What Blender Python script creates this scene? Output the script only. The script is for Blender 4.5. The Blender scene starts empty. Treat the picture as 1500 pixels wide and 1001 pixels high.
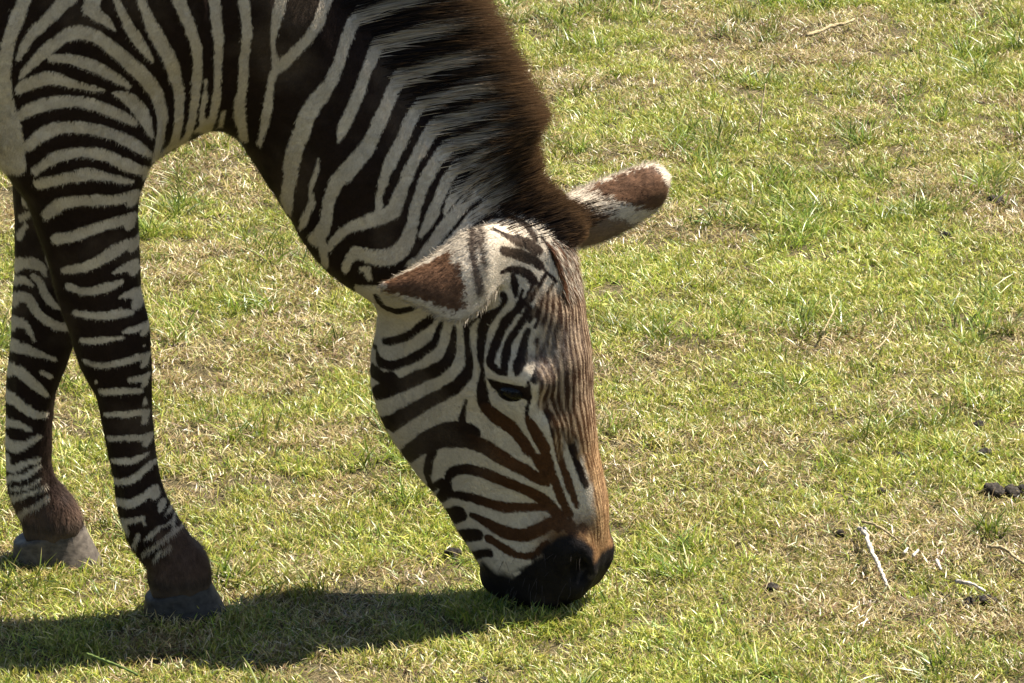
import bpy, bmesh, math, random
import numpy as np
from mathutils import Vector, Matrix

random.seed(7)
rng = np.random.default_rng(11)
scene = bpy.context.scene
COL = scene.collection

# ------------------------------------------------------------------ camera
cam_d = bpy.data.cameras.new('camera')
cam = bpy.data.objects.new('camera', cam_d)
COL.objects.link(cam)
cam.location = (0.0, -6.657, 2.537)
cam.rotation_euler = (math.radians(90 - 18), 0, 0)
cam_d.sensor_width = 36.0
cam_d.lens = 168.0
cam_d.clip_end = 2000
scene.camera = cam

# ------------------------------------------------------------------ light
SUN_EL, SUN_AZ = math.radians(58), math.radians(61)     # azimuth measured from +Y (away) towards +X
sun_dir = Vector((math.cos(SUN_EL) * math.sin(SUN_AZ), math.cos(SUN_EL) * math.cos(SUN_AZ), math.sin(SUN_EL)))
world = bpy.data.worlds.new('World')
scene.world = world
world.use_nodes = True
wn = world.node_tree
sky = wn.nodes.new('ShaderNodeTexSky')
sky.sky_type = 'NISHITA'
sky.sun_disc = False
sky.sun_elevation = SUN_EL
sky.sun_rotation = SUN_AZ
wn.links.new(sky.outputs[0], wn.nodes['Background'].inputs[0])
wn.nodes['Background'].inputs[1].default_value = 0.05
sun_d = bpy.data.lights.new('sun', 'SUN')
sun_d.energy = 5.0
sun_d.angle = math.radians(0.53)
sun_d.color = (1.0, 0.945, 0.85)
sun = bpy.data.objects.new('sun', sun_d)
COL.objects.link(sun)
sun.location = sun_dir * 20
sun.rotation_euler = sun_dir.to_track_quat('Z', 'Y').to_euler()
vs = scene.view_settings
vs.view_transform = 'Standard'
vs.look = 'None'
vs.exposure = 2.1
vs.gamma = 1.0

# ------------------------------------------------------------------ helpers
def tag(o, label=None, cat=None, group=None, kind=None):
    if label: o['label'] = label
    if cat: o['category'] = cat
    if group: o['group'] = group
    if kind: o['kind'] = kind
    return o

def mesh_obj(name, verts, faces, mat=None, parent=None, smooth=True, link=True):
    me = bpy.data.meshes.new(name)
    verts = np.asarray(verts, dtype=np.float32)
    if isinstance(faces, np.ndarray):
        nf, k = faces.shape
        me.vertices.add(len(verts)); me.vertices.foreach_set('co', verts.ravel())
        me.loops.add(nf * k); me.loops.foreach_set('vertex_index', faces.ravel().astype(np.int32))
        me.polygons.add(nf)
        me.polygons.foreach_set('loop_start', np.arange(0, nf * k, k, dtype=np.int32))
        me.update(calc_edges=True)
    else:
        me.from_pydata(verts.tolist(), [], faces)
        me.update()
    if smooth:
        me.polygons.foreach_set('use_smooth', np.ones(len(me.polygons), dtype=bool))
    if mat: me.materials.append(mat)
    o = bpy.data.objects.new(name, me)
    if link: COL.objects.link(o)
    if parent: o.parent = parent
    return o

def set_color(me, name, rgb):
    a = me.color_attributes.new(name, 'FLOAT_COLOR', 'POINT')
    c = np.ones((len(me.vertices), 4), dtype=np.float32)
    c[:, :3] = rgb
    a.data.foreach_set('color', c.ravel())

def new_mat(name):
    m = bpy.data.materials.new(name)
    m.use_nodes = True
    nt = m.node_tree
    return m, nt, nt.nodes['Principled BSDF']

def vnoise(P, scale, seed=0):
    """smooth value noise in [0,1] on points (n,2) or (n,3)"""
    P = np.asarray(P, dtype=np.float64) / scale + 1000.37 + seed * 17.3
    d = P.shape[1]
    i = np.floor(P).astype(np.int64); f = P - i
    f = f * f * (3 - 2 * f)
    out = 0
    for c in range(2 ** d):
        w = 1.0; h = np.full(len(P), seed * 7919 + 13, dtype=np.int64)
        for k in range(d):
            b = (c >> k) & 1
            w = w * (f[:, k] if b else 1 - f[:, k])
            h = (h * 1103515245 + (i[:, k] + b) * (374761393 + 668265263 * k)) & 0x7fffffff
        h = ((h ^ (h >> 13)) * 1274126177) & 0x7fffffff
        h = h ^ (h >> 16)
        out = out + w * ((h & 0xffff) / 65535.0)
    return out

def fbm(P, scale, seed=0, octaves=3):
    s = 0; a = 1; t = 0
    for o in range(octaves):
        s = s + a * vnoise(P, scale / 2 ** o, seed + o); t += a; a *= .5
    return s / t

def sstep(x, a, b):
    t = np.clip((x - a) / (b - a), 0, 1)
    return t * t * (3 - 2 * t)

# ------------------------------------------------------------------ the zebra's body: one continuous surface grown from
# tapered chains (position x, y, z, radius in the side view, half width across); metres
BODY_CHAINS = [
    ('trunk', 0.05, 2.0, [(-0.51, 0, 0.9211, 0.195, 0.16), (-0.55, -0.0, 0.9264, 0.235, 0.185), (-0.64, 0, 0.9611, 0.29, 0.205), (-0.83, 0, 0.9653, 0.298, 0.235), (-1.0, 0, 0.9579, 0.306, 0.258), (-1.2, 0, 0.9653, 0.308, 0.265), (-1.38, 0, 0.979, 0.292, 0.255), (-1.53, 0, 0.9947, 0.268, 0.23), (-1.62, 0, 0.979, 0.212, 0.185)]),
    ('brisket', 0.03, 2.0, [(-0.6, 0, 0.7424, 0.09, 0.12), (-0.55, 0, 0.7319, 0.08, 0.13), (-0.5, 0, 0.7571, 0.076, 0.13), (-0.45, 0, 0.7865, 0.07, 0.11)]),
    ('neck', 0.05, 2.0, [(-0.49, 0, 0.9737, 0.19, 0.135), (-0.41, 0, 0.9054, 0.158, 0.13), (-0.326, -0.005, 0.826, 0.134, 0.11), (-0.244, -0.015, 0.7094, 0.14, 0.092), (-0.168, -0.033, 0.5996, 0.146, 0.083), (-0.098, -0.047, 0.5347, 0.117, 0.078), (-0.035, -0.055, 0.4974, 0.088, 0.072)]),
    ('shoulder', 0.06, 2.0, [(-0.58, -0.13, 1.1106, 0.12, 0.07), (-0.6, -0.145, 0.9893, 0.14, 0.075), (-0.632, -0.15, 0.8858, 0.125, 0.07), (-0.638, -0.14, 0.7984, 0.105, 0.065), (-0.628, -0.132, 0.7274, 0.096, 0.06)]),
    ('foreleg_near', 0.03, 2.0, [(-0.63, -0.132, 0.7432, 0.097, 0.068), (-0.613, -0.128, 0.6788, 0.083, 0.062), (-0.609, -0.125, 0.6148, 0.076, 0.056), (-0.6, -0.122, 0.5507, 0.066, 0.05), (-0.591, -0.12, 0.4869, 0.061, 0.045), (-0.578, -0.12, 0.4344, 0.058, 0.042), (-0.572, -0.12, 0.3923, 0.052, 0.04), (-0.563, -0.12, 0.3503, 0.042, 0.034), (-0.558, -0.12, 0.3082, 0.037, 0.029), (-0.552, -0.12, 0.2556, 0.034, 0.027), (-0.545, -0.12, 0.203, 0.034, 0.029), (-0.536, -0.12, 0.1589, 0.038, 0.034), (-0.522, -0.12, 0.1242, 0.04, 0.036), (-0.502, -0.12, 0.0916, 0.042, 0.037), (-0.489, -0.12, 0.0726, 0.044, 0.041), (-0.487, -0.12, 0.0537, 0.048, 0.046)]),
    ('shoulder', 0.06, 2.0, [(-0.58, 0.13, 1.0261, 0.12, 0.07), (-0.6, 0.145, 0.895, 0.14, 0.075), (-0.64, 0.15, 0.7883, 0.125, 0.07), (-0.655, 0.14, 0.7074, 0.105, 0.065)]),
    ('foreleg_far', 0.03, 2.0, [(-0.65, 0.14, 0.7284, 0.092, 0.065), (-0.67, 0.125, 0.6492, 0.08, 0.06), (-0.68, 0.12, 0.5877, 0.058, 0.055), (-0.688, 0.115, 0.5262, 0.046, 0.046), (-0.691, 0.112, 0.4641, 0.045, 0.043), (-0.691, 0.11, 0.4122, 0.051, 0.042), (-0.695, 0.11, 0.3701, 0.052, 0.04), (-0.705, 0.11, 0.3176, 0.045, 0.037), (-0.718, 0.11, 0.265, 0.037, 0.031), (-0.723, 0.11, 0.2124, 0.034, 0.028), (-0.725, 0.11, 0.1493, 0.033, 0.028), (-0.72, 0.11, 0.1073, 0.037, 0.033), (-0.705, 0.11, 0.0778, 0.041, 0.036), (-0.697, 0.11, 0.0652, 0.043, 0.04), (-0.692, 0.11, 0.0473, 0.046, 0.045)]),
    ('hindleg', 0.05, 2.0, [(-1.45, -0.13, 0.92, 0.21, 0.11), (-1.425, -0.13, 0.72, 0.15, 0.085), (-1.46, -0.13, 0.58, 0.095, 0.06), (-1.52, -0.13, 0.47, 0.06, 0.042), (-1.555, -0.13, 0.38, 0.048, 0.035), (-1.545, -0.13, 0.28, 0.034, 0.028), (-1.538, -0.13, 0.18, 0.032, 0.027), (-1.53, -0.13, 0.11, 0.036, 0.034), (-1.505, -0.13, 0.065, 0.042, 0.042)]),
    ('hindleg', 0.05, 2.0, [(-1.58, 0.13, 0.92, 0.21, 0.11), (-1.555, 0.13, 0.72, 0.15, 0.085), (-1.59, 0.13, 0.58, 0.095, 0.06), (-1.65, 0.13, 0.47, 0.06, 0.042), (-1.685, 0.13, 0.38, 0.048, 0.035), (-1.675, 0.13, 0.28, 0.034, 0.028), (-1.668, 0.13, 0.18, 0.032, 0.027), (-1.66, 0.13, 0.11, 0.036, 0.034), (-1.635, 0.13, 0.065, 0.042, 0.042)]),
    ('tail', 0.04, 2.0, [(-1.81, 0, 1.0578, 0.04, 0.04), (-1.86, 0, 0.9842, 0.028, 0.028), (-1.885, 0, 0.837, 0.02, 0.02), (-1.89, 0, 0.6898, 0.016, 0.016)]),
]
HEAD_YAW = 0.3840
HEAD_O = (0.0100, -0.0550, 0.5184)
HEAD_CHAINS = [
    ('skull', 0.03, 2.3, [(0.0054, 0, -0.0046, 0.075, 0.062), (-0.0129, 0, -0.0752, 0.1053, 0.088), (-0.0194, 0, -0.1443, 0.1159, 0.093), (-0.0129, 0, -0.2224, 0.1088, 0.078), (0.0043, 0, -0.2992, 0.0997, 0.06), (0.0216, 0, -0.3759, 0.1015, 0.052), (0.0388, 0, -0.4327, 0.0867, 0.057)]),
    ('jowl', 0.035, 2.3, [(-0.1079, 0, -0.0815, 0.1095, 0.06), (-0.0755, 0, -0.1354, 0.147, 0.068), (-0.0679, 0, -0.1944, 0.1653, 0.07), (-0.0453, 0, -0.2495, 0.1496, 0.062), (-0.0194, 0, -0.302, 0.1253, 0.052), (0.0129, 0, -0.3696, 0.1061, 0.048), (0.0324, 0, -0.4272, 0.087, 0.055)]),
    ('muzzle', 0.02, 2.0, [(0.0582, 0, -0.4051, 0.058, 0.054), (0.0647, 0, -0.4464, 0.0485, 0.056), (0.0453, 0, -0.4845, 0.0401, 0.05)]),
    ('chin', 0.006, 2.0, [(-0.0248, 0, -0.4899, 0.0345, 0.036), (0.0022, 0, -0.5024, 0.0333, 0.036)]),
    ('brow', 0.02, 2.0, [(-0.003, -0.078, -0.1346, 0.0263, 0.022), (0.0245, -0.082, -0.149, 0.0266, 0.02), (0.0493, -0.074, -0.1568, 0.0243, 0.02)]),
    ('cheekbone', 0.025, 2.0, [(0.0375, -0.066, -0.1964, 0.0181, 0.016), (-0.0348, -0.074, -0.1712, 0.0204, 0.016), (-0.0812, -0.066, -0.1372, 0.0206, 0.014)]),
    ('cheekbone', 0.03, 2.0, [(0.0558, -0.058, -0.2281, 0.0161, 0.014), (0.0431, -0.048, -0.3063, 0.0184, 0.014)]),
    ('nostril_wing', 0.02, 2.0, [(0.1019, -0.044, -0.4223, 0.0204, 0.016), (0.1154, -0.04, -0.4492, 0.0181, 0.016), (0.1, -0.034, -0.4781, 0.0181, 0.016)]),
    ('brow', 0.02, 2.0, [(-0.003, 0.078, -0.1346, 0.0263, 0.022), (0.0245, 0.082, -0.149, 0.0266, 0.02), (0.0493, 0.074, -0.1568, 0.0243, 0.02)]),
    ('cheekbone', 0.025, 2.0, [(0.0375, 0.066, -0.1964, 0.0181, 0.016), (-0.0348, 0.074, -0.1712, 0.0204, 0.016), (-0.0812, 0.066, -0.1372, 0.0206, 0.014)]),
    ('cheekbone', 0.03, 2.0, [(0.0558, 0.058, -0.2281, 0.0161, 0.014), (0.0431, 0.048, -0.3063, 0.0184, 0.014)]),
    ('nostril_wing', 0.02, 2.0, [(0.1019, 0.044, -0.4223, 0.0204, 0.016), (0.1154, 0.04, -0.4492, 0.0181, 0.016), (0.1, 0.034, -0.4781, 0.0181, 0.016)]),
]
EARS = [   # rear edge, front edge, bulge of the back of each ear
    ([(0.002, -0.09, 0.555), (-0.028, -0.115, 0.5821), (-0.06, -0.125, 0.5748), (-0.098, -0.135, 0.5528), (-0.142, -0.15, 0.5293), (-0.184, -0.165, 0.5079)], [(0.008, -0.098, 0.5177), (-0.02, -0.145, 0.5056), (-0.048, -0.178, 0.4806), (-0.082, -0.195, 0.4714), (-0.13, -0.185, 0.4913), (-0.183, -0.167, 0.5054)], (0.002, -0.022, 0.022)),
    ([(0.042, -0.025, 0.5696), (0.076, 0.002, 0.5903), (0.118, 0.02, 0.6055), (0.172, 0.037, 0.622), (0.208, 0.05, 0.6252), (0.225, 0.062, 0.6087)], [(0.05, -0.042, 0.5226), (0.086, -0.005, 0.519), (0.134, 0.007, 0.5298), (0.18, 0.019, 0.5511), (0.217, 0.036, 0.5772), (0.226, 0.048, 0.6069)], (0.004, -0.03, 0.004)),
]

hc, hs = math.cos(HEAD_YAW), math.sin(HEAD_YAW)
HU = np.array((hc, -hs, 0.0)); HW = np.array((hs, hc, 0.0)); HV = np.array((0, 0, 1.0))
HO = np.array(HEAD_O)

def head_to_world(u, w, v):
    return HO + np.outer(np.atleast_1d(u), HU) + np.outer(np.atleast_1d(w), HW) + np.outer(np.atleast_1d(v), HV)

def world_to_head(P):
    Q = P - HO
    return np.stack([Q @ HU, Q @ HW, Q @ HV], 1)

def upsample(nodes, m=4):
    N = np.array(nodes, dtype=np.float64)
    E = np.vstack([2 * N[0] - N[1], N, 2 * N[-1] - N[-2]])
    out = []
    for i in range(len(N) - 1):
        p0, p1, p2, p3 = E[i:i + 4]
        for j in range(m):
            t = j / m
            c = .5 * ((2 * p1) + (-p0 + p2) * t + (2 * p0 - 5 * p1 + 4 * p2 - p3) * t * t + (-p0 + 3 * p1 - 3 * p2 + p3) * t ** 3)
            c[3:] = p1[3:] * (1 - t) + p2[3:] * t
            out.append(c)
    out.append(N[-1])
    return np.array(out)

PRIMS = []
MARGIN = [0.09]
for name, k, n, nodes in BODY_CHAINS:
    PRIMS.append((upsample(nodes), np.array((0, 1.0, 0)), k, n))
for name, k, n, nodes in HEAD_CHAINS:
    N = upsample(nodes)
    N[:, :3] = head_to_world(N[:, 0], N[:, 1], N[:, 2])
    PRIMS.append((N, HW, k, n))

def chain_eval(P, N, L, n):
    out = np.full(len(P), 0.2)
    for i in range(len(N) - 1):
        p, q = N[i], N[i + 1]
        r = max(p[3], q[3], p[4], q[4]) + MARGIN[0]
        lo = np.minimum(p[:3], q[:3]) - r; hi = np.maximum(p[:3], q[:3]) + r
        idx = np.nonzero(((P > lo) & (P < hi)).all(1))[0]
        if not len(idx): continue
        d = q[:3] - p[:3]
        dl = d @ L; din = d - dl * L
        V = P[idx] - p[:3]
        vl = V @ L; Vin = V - np.outer(vl, L)
        t = np.clip((Vin @ din) / max(din @ din, 1e-9), 0, 1)
        a = p[3] + (q[3] - p[3]) * t; b = p[4] + (q[4] - p[4]) * t
        di = np.linalg.norm(Vin - np.outer(t, din), axis=1) / a
        dy = np.abs(vl - dl * t) / b
        rr = (di ** n + dy ** n) ** (1.0 / n)
        f = (rr - 1) * np.minimum(a, b)
        out[idx] = np.minimum(out[idx], f)
    return out

EAR_PTS = []
for U, Lo, bulge in EARS:
    U = upsample([p + (0, 0) for p in U], 12)[:, :3]; Lo = upsample([p + (0, 0) for p in Lo], 12)[:, :3]
    for t in np.linspace(0, 1, 40):
        B = np.linspace(1, .35, len(U))[:, None] * np.array(bulge)
        EAR_PTS.append(U * (1 - t) + Lo * t + B * (1 - (2 * t - 1) ** 2))
EAR_PTS = np.vstack(EAR_PTS)
EAR_SETS = [EAR_PTS[:len(EAR_PTS) // 2], EAR_PTS[len(EAR_PTS) // 2:]]

def ear_eval(P, S):
    out = np.empty(len(P))
    for i in range(0, len(P), 4000):
        d = ((P[i:i + 4000, None, :] - S[None]) ** 2).sum(2)
        out[i:i + 4000] = np.sqrt(d.min(1)) - 0.0044
    return out

# hollows (head frame u, w, v, radii along u, w, v): nostrils and eye sockets
HOLLOWS = [(0.116, s * 0.056, -0.452, .013, .020, .021) for s in (-1, 1)]
HOLLOWS += [(0.0225, s * 0.115, -0.1735, .034, .020, .015) for s in (-1, 1)]

def sdf(P):
    D = np.full(len(P), 0.2)
    for N, L, k, n in PRIMS:
        r = max(N[:, 3].max(), N[:, 4].max()) + 0.09
        lo = N[:, :3].min(0) - r; hi = N[:, :3].max(0) + r
        idx = np.nonzero(((P > lo) & (P < hi)).all(1))[0]
        if not len(idx): continue
        f = chain_eval(P[idx], N, L, n)
        a = D[idx]
        h = np.clip(.5 + .5 * (f - a) / k, 0, 1)
        D[idx] = f * (1 - h) + a * h - k * h * (1 - h)
    for S in EAR_SETS:
        lo = S.min(0) - .05; hi = S.max(0) + .05
        idx = np.nonzero(((P > lo) & (P < hi)).all(1))[0]
        if len(idx):
            f = ear_eval(P[idx], S); a = D[idx]; k = .016
            h = np.clip(.5 + .5 * (f - a) / k, 0, 1)
            D[idx] = f * (1 - h) + a * h - k * h * (1 - h)
    Q = world_to_head(P)
    for u, w, v, ru, rw, rv in HOLLOWS:
        q = (Q - (u, w, v)) / (ru, rw, rv)
        idx = np.nonzero((np.abs(q) < 3).all(1))[0]
        if len(idx):
            f = -(np.linalg.norm(q[idx], axis=1) - 1) * min(ru, rw, rv)
            a = D[idx]; k = .012
            h = np.clip(.5 - .5 * (f - a) / k, 0, 1)
            D[idx] = f * (1 - h) + a * h + k * h * (1 - h)
    return D

def surface_nets():
    h = 0.004
    lo = np.array((-2.04, -0.36, -0.03)); n = np.array((72, 23, 44)) * 8     # 32 mm blocks
    def pts(idx, step): return lo + idx * (h * step)
    c = np.stack(np.meshgrid(*[np.arange(m // 8 + 1) for m in n], indexing='ij'), -1).reshape(-1, 3)
    D8 = sdf(pts(c, 8)).reshape(n // 8 + 1)
    def refine(D, f, thr, step):
        shp = (np.array(D.shape) - 1) * f + 1
        ii = [np.minimum((np.arange(s) + f // 2) // f, D.shape[k] - 1) for k, s in enumerate(shp)]
        F = D[np.ix_(*ii)].copy()
        m = np.argwhere(np.abs(F) < thr)
        F[m[:, 0], m[:, 1], m[:, 2]] = sdf(pts(m, step))
        return F
    MARGIN[0] = 0.055
    D2 = refine(D8, 4, 0.05, 2)
    MARGIN[0] = 0.03
    D1 = refine(D2.astype(np.float32), 2, 0.011, 1)
    S = D1 < 0
    cnt = np.zeros(np.array(D1.shape) - 1, dtype=np.int8)
    cs = [(i, j, k) for i in (0, 1) for j in (0, 1) for k in (0, 1)]
    sl = lambda o, s: tuple(slice(o[k], s[k] - 1 + o[k]) for k in range(3))
    for o in cs: cnt += S[sl(o, D1.shape)]
    act = np.argwhere((cnt > 0) & (cnt < 8))
    vid = np.full(cnt.shape, -1, dtype=np.int32); vid[tuple(act.T)] = np.arange(len(act))
    val = {o: D1[act[:, 0] + o[0], act[:, 1] + o[1], act[:, 2] + o[2]].astype(np.float64) for o in cs}
    acc = np.zeros((len(act), 3)); num = np.zeros(len(act))
    for o in cs:
        for ax in range(3):
            if o[ax]: continue
            o2 = tuple(v + (k == ax) for k, v in enumerate(o))
            a, b = val[o], val[o2]
            m = (a < 0) != (b < 0)
            t = a[m] / (a[m] - b[m])
            p = np.tile(np.array(o, dtype=np.float64), (m.sum(), 1)); p[:, ax] += t
            acc[m] += p; num[m] += 1
    V = lo + (act + acc / num[:, None]) * h
    F = []
    for ax in range(3):
        a = [slice(None)] * 3; b = [slice(None)] * 3
        a[ax] = slice(0, -1); b[ax] = slice(1, None)
        A, B = S[tuple(a)], S[tuple(b)]
        e = np.argwhere(A != B)
        u, w = (ax + 1) % 3, (ax + 2) % 3
        e = e[(e[:, u] > 0) & (e[:, w] > 0) & (e[:, u] < cnt.shape[u]) & (e[:, w] < cnt.shape[w])]
        inside = A[tuple(e.T)]
        q = []
        for du, dw in ((-1, -1), (0, -1), (0, 0), (-1, 0)):
            g = e.copy(); g[:, u] += du; g[:, w] += dw
            q.append(vid[tuple(g.T)])
        q = np.stack(q, 1)
        q[~inside] = q[~inside][:, ::-1]
        F.append(q)
    return V, np.vstack(F)

V, F = surface_nets()
# relax the surface (Taubin) so that no chain shows through
ed = np.vstack([F[:, [0, 1]], F[:, [1, 2]], F[:, [2, 3]], F[:, [3, 0]]])
deg = np.bincount(ed.ravel(), minlength=len(V)).astype(np.float64)[:, None]
def lap(X):
    A = np.zeros_like(X)
    for k in range(3):
        A[:, k] = np.bincount(ed[:, 0], X[ed[:, 1], k], len(X)) + np.bincount(ed[:, 1], X[ed[:, 0], k], len(X))
    return A / deg - X
for it in range(14):
    V = V + .6 * lap(V)
    V = V - .58 * lap(V)
body = mesh_obj('body', V, F)
bm = bmesh.new(); bm.from_mesh(body.data)
bm.normal_update()
near = []
for f in bm.faces:
    c = f.calc_center_median()
    if c.x > -0.80 and c.z < 0.97 and f.normal.y < 0.35 and (c.x > -.8 + .5 * (c.y + .1)): near.append(f)
es = list({e for f in near for e in f.edges})
bmesh.ops.subdivide_edges(bm, edges=es, cuts=1, use_grid_fill=True)
bm.to_mesh(body.data); bm.free()
me = body.data
me.polygons.foreach_set('use_smooth', np.ones(len(me.polygons), dtype=bool))
me.update()
V = np.empty(len(me.vertices) * 3, dtype=np.float32); me.vertices.foreach_get('co', V); V = V.reshape(-1, 3).astype(np.float64)

# muscle, tendon and skin unevenness
nrm = np.empty(len(me.vertices) * 3, dtype=np.float32); me.vertices.foreach_get('normal', nrm); nrm = nrm.reshape(-1, 3).astype(np.float64)
leg = sstep(.62 - V[:, 2], 0, .1) * sstep(-.38 - V[:, 0], 0, .06)
hd_ = sstep(V[:, 0], -.20, -.12)
disp = (1 - leg) * (1 - .75 * hd_) * (.010 * (fbm(V, .11, 71) - .5) + .0035 * (fbm(V * (1.6, 1, 1), .03, 72) - .5))
disp += leg * .0075 * (fbm(V * (1, 1, .22), .022, 73, 2) - .5)
disp += hd_ * .0025 * (fbm(V, .03, 74) - .5)
V += nrm * disp[:, None]
me.vertices.foreach_set('co', V.astype(np.float32).ravel())
me.update()

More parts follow.
